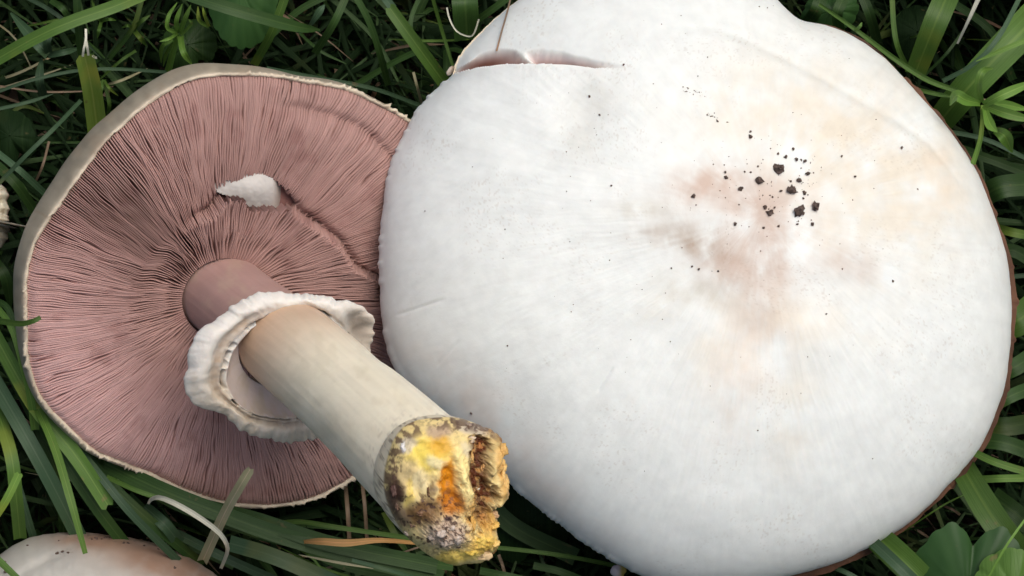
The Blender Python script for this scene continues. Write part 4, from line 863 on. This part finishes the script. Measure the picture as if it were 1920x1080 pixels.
bl(GC, [(1625,1005,33),(1680,1056,39),(1740,1115,37)], 22, 'b', taper='none')
bl(GC, [(1550,1060,28),(1590,1075,32),(1650,1110,30)], 9, 'b', taper='none')
bl(GC, [(1850,1090,50),(1888,1022,54),(1940,950,54)], 4.5, 'l', taper='none')
bl(GC, [(1760,945,22),(1785,955,26),(1800,965,22)], 5, 't', taper='none')
bl(GC, [(1780,560-560,22),(1860,60,22),(1900,150,14)], 16, 'd', taper='none')
bl(GC, [(1860,930,20),(1900,960,22),(1950,1000,20)], 40, 'd', taper='none')
bl(GC, [(1735,140,20),(1775,100,24),(1805,60,24)], 6, 'd', taper='none')
bl(GC, [(1545,-20,26),(1530,20,26),(1510,50,18)], 26, 'd', taper='none')
bl(GC, [(1590,-20,26),(1570,25,26),(1575,60,18)], 22, 'd', taper='none')
blade([(1795,82,44),(1815,40,50),(1838,-10,54)], [4,6,9], 'w', 'pale bleached blade tip between broad blades beyond the white cap', name='pale_grass_stalk', taper='none')
herb((1825,310,.03), 'bright green star shaped weed over broad blades beyond the white cap', [([(1844,196,54),(1880,178,58),(1945,150,56)], [12,19,20]), ([(1844,197,54),(1885,212,57),(1945,228,56)], [14,19,18]), ([(1846,196,52),(1880,196,50),(1930,206,46)], [10,18,16]), ([(1841,192,54),(1834,162,60),(1842,134,62),(1862,128,58)], [9,14,14,9]), ([(1838,194,54),(1812,188,60),(1793,179,62),(1781,198,56)], [10,20,22,12]), ([(1846,202,54),(1856,232,57),(1870,248,58)], [9,19,14]), ([(1866,244,57),(1884,256,59),(1898,286,53)], [12,26,16])], 'l',
     [([(1824,308,50),(1838,262,52),(1842,225,53),(1843,197,54)], [10,9,8,8])])
herb((1700,130,.03), 'thin jointed weed stem running along the white cap rim', [([(1605,56,54),(1612,50,56),(1616,42,56)], 6), ([(1720,168,47),(1755,176,48),(1790,182,47)], 8)], 'm', [([(1536,8,52),(1605,56,54),(1680,112,50),(1740,150,50),(1800,172,50)], [6,8,10,11,9])])

rs = random.Random(5)
for g_, x0, y0, x1, y1, n_ in [(GA, 0, 20, 300, 150, 6), (GA, 520, 20, 820, 170, 5), (GB, 0, 820, 420, 1060, 8), (GB, 430, 990, 820, 1075, 6), (GC, 1640, 20, 1915, 260, 6), (GC, 1840, 330, 1920, 780, 5), (GC, 1700, 860, 1915, 1075, 5)]:
    for _ in range(n_):
        ax_, ay_ = rs.uniform(x0, x1), rs.uniform(y0, y1); an = rs.uniform(-.6, .9); ln = rs.uniform(35, 110); cu = rs.uniform(-18, 18); hh = rs.uniform(14, 30)
        q = [(ax_ - ln * math.cos(an), ay_ - ln * math.sin(an), hh - 6), (ax_ + cu, ay_ - cu, hh), (ax_ + ln * math.cos(an), ay_ + ln * math.sin(an), hh - 6)]
        if any(inpoly(np.array([p[0]]), np.array([p[1]]), o_)[0] for p in q for o_ in (OUT_R, SIL_L, OUT_3, OUT_4)): continue
        bl(g_, q, rs.uniform(2.5, 6), rs.choice(['t', 'y', 't', 'l', 'm']), taper='both', seg=10)

# ------------------------------------------------------------------ the rest of the turf, too dense to count
def turf(n, box, hmax, wid, seg, seed, mat_list, name, label, inner=True):
    r = np.random.default_rng(seed); acc = {k: ([], [], [], 0) for k in mat_list}
    OD = [np.array(o_, float) for o_ in (OUT_R, SIL_L, OUT_3, OUT_4)]
    made = 0; tries = 0
    while made < n and tries < n * 6:
        tries += 1
        root = np.array([r.uniform(box[0], box[1]), r.uniform(box[2], box[3]), -0.002])
        az = r.uniform(0, 2 * np.pi) if r.random() < .5 else r.normal(-0.7, .5)
        ln = r.uniform(.5, 1.25) * hmax * 1.7; bend = r.uniform(.5, 1.7); el0 = r.uniform(.9, 1.5)
        t = np.linspace(0, 1, seg); el = el0 - bend * t; ds = ln / (seg - 1)
        dx = np.cumsum(np.cos(el) * ds) - math.cos(el0) * ds; dz = np.cumsum(np.sin(el) * ds)
        Pw = root + np.stack([dx * math.cos(az), dx * math.sin(az), np.minimum(dz, hmax * (0.75 + .25 * r.random()))], -1)
        Pc = (Pw - ORG) @ M.T
        if inner:
            x_, y_ = proj(Pc); bad = False
            for o_, lim in zip(OD, (-0.012, -0.028, -0.03, -0.03)):
                if (inpoly(x_, y_, o_) & (Pc[:, 2] > lim)).any(): bad = True; break
            if bad: continue
        else:
            x_, y_ = proj(Pc)
            if ((x_ > -40) & (x_ < 1960) & (y_ > -40) & (y_ < 1120)).any(): continue
        w_ = r.uniform(*wid) * np.clip((1 - t) / .5, .06, 1) ** .7 * np.clip(.6 + t * 2, 0, 1); sd = np.array([-math.sin(az), math.cos(az), 0]); rl = r.normal(0, .4)
        tg = nrm(np.gradient(Pw, axis=0)); up = np.cross(tg, sd); sdv = sd * math.cos(rl) + up * math.sin(rl); nn = np.cross(sdv, tg)
        hw = (w_ / 2)[:, None]
        V = np.stack([Pw - sdv * hw, Pw - nn * hw * .3, Pw + sdv * hw], 1)
        k = mat_list[r.integers(len(mat_list))]; a = acc[k]
        a[0].append(V.reshape(-1, 3)); a[1].append(grid_faces(seg, 3, False) + a[3]); a[2].append(np.stack(np.broadcast_arrays(np.array([0, .5, 1])[None], t[:, None] * 1.0 + r.random() * 5), -1).reshape(-1, 2))
        acc[k] = (a[0], a[1], a[2], a[3] + seg * 3); made += 1
    first = None
    V, F, UVs, idx, mats, b0 = [], [], [], [], [], 0
    for mi, k in enumerate(dict.fromkeys(mat_list)):
        a = acc[k]
        if not a[0]: continue
        V.append(np.vstack(a[0])); F.append(np.vstack(a[1]) + b0); UVs.append(np.vstack(a[2])); idx += [len(mats)] * len(F[-1]); mats.append(LM[k]); b0 += len(V[-1])
    o = mesh_obj(name, np.vstack(V), np.vstack(F), mats[0], None, None, np.vstack(UVs), world_in=True)
    for m_ in mats[1:]: o.data.materials.append(m_)
    o.data.polygons.foreach_set('material_index', np.array(idx, np.int32)); o.data.update()
    o['kind'] = 'stuff'; tag(o, label, 'grass')
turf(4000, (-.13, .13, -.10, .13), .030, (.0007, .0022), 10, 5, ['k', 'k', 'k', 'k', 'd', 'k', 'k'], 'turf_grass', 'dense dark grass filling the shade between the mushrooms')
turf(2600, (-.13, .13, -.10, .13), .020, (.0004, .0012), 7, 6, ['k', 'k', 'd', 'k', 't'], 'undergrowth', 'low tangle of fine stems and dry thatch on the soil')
turf(3500, (-.20, .20, -.16, .20), .075, (.001, .003), 8, 8, ['k', 'd', 'd', 'm'], 'added_shade_grass', 'unseen ring of taller grass added around the mushrooms for its shade', inner=False)  # out-of-view ring added to cast shade onto the turf edges
turf(5000, (-.55, .55, -.5, .6), .055, (.001, .003), 7, 7, ['d', 'm', 'm', 'b'], 'lawn_grass', 'open lawn grass spreading out around the mushrooms', inner=False)
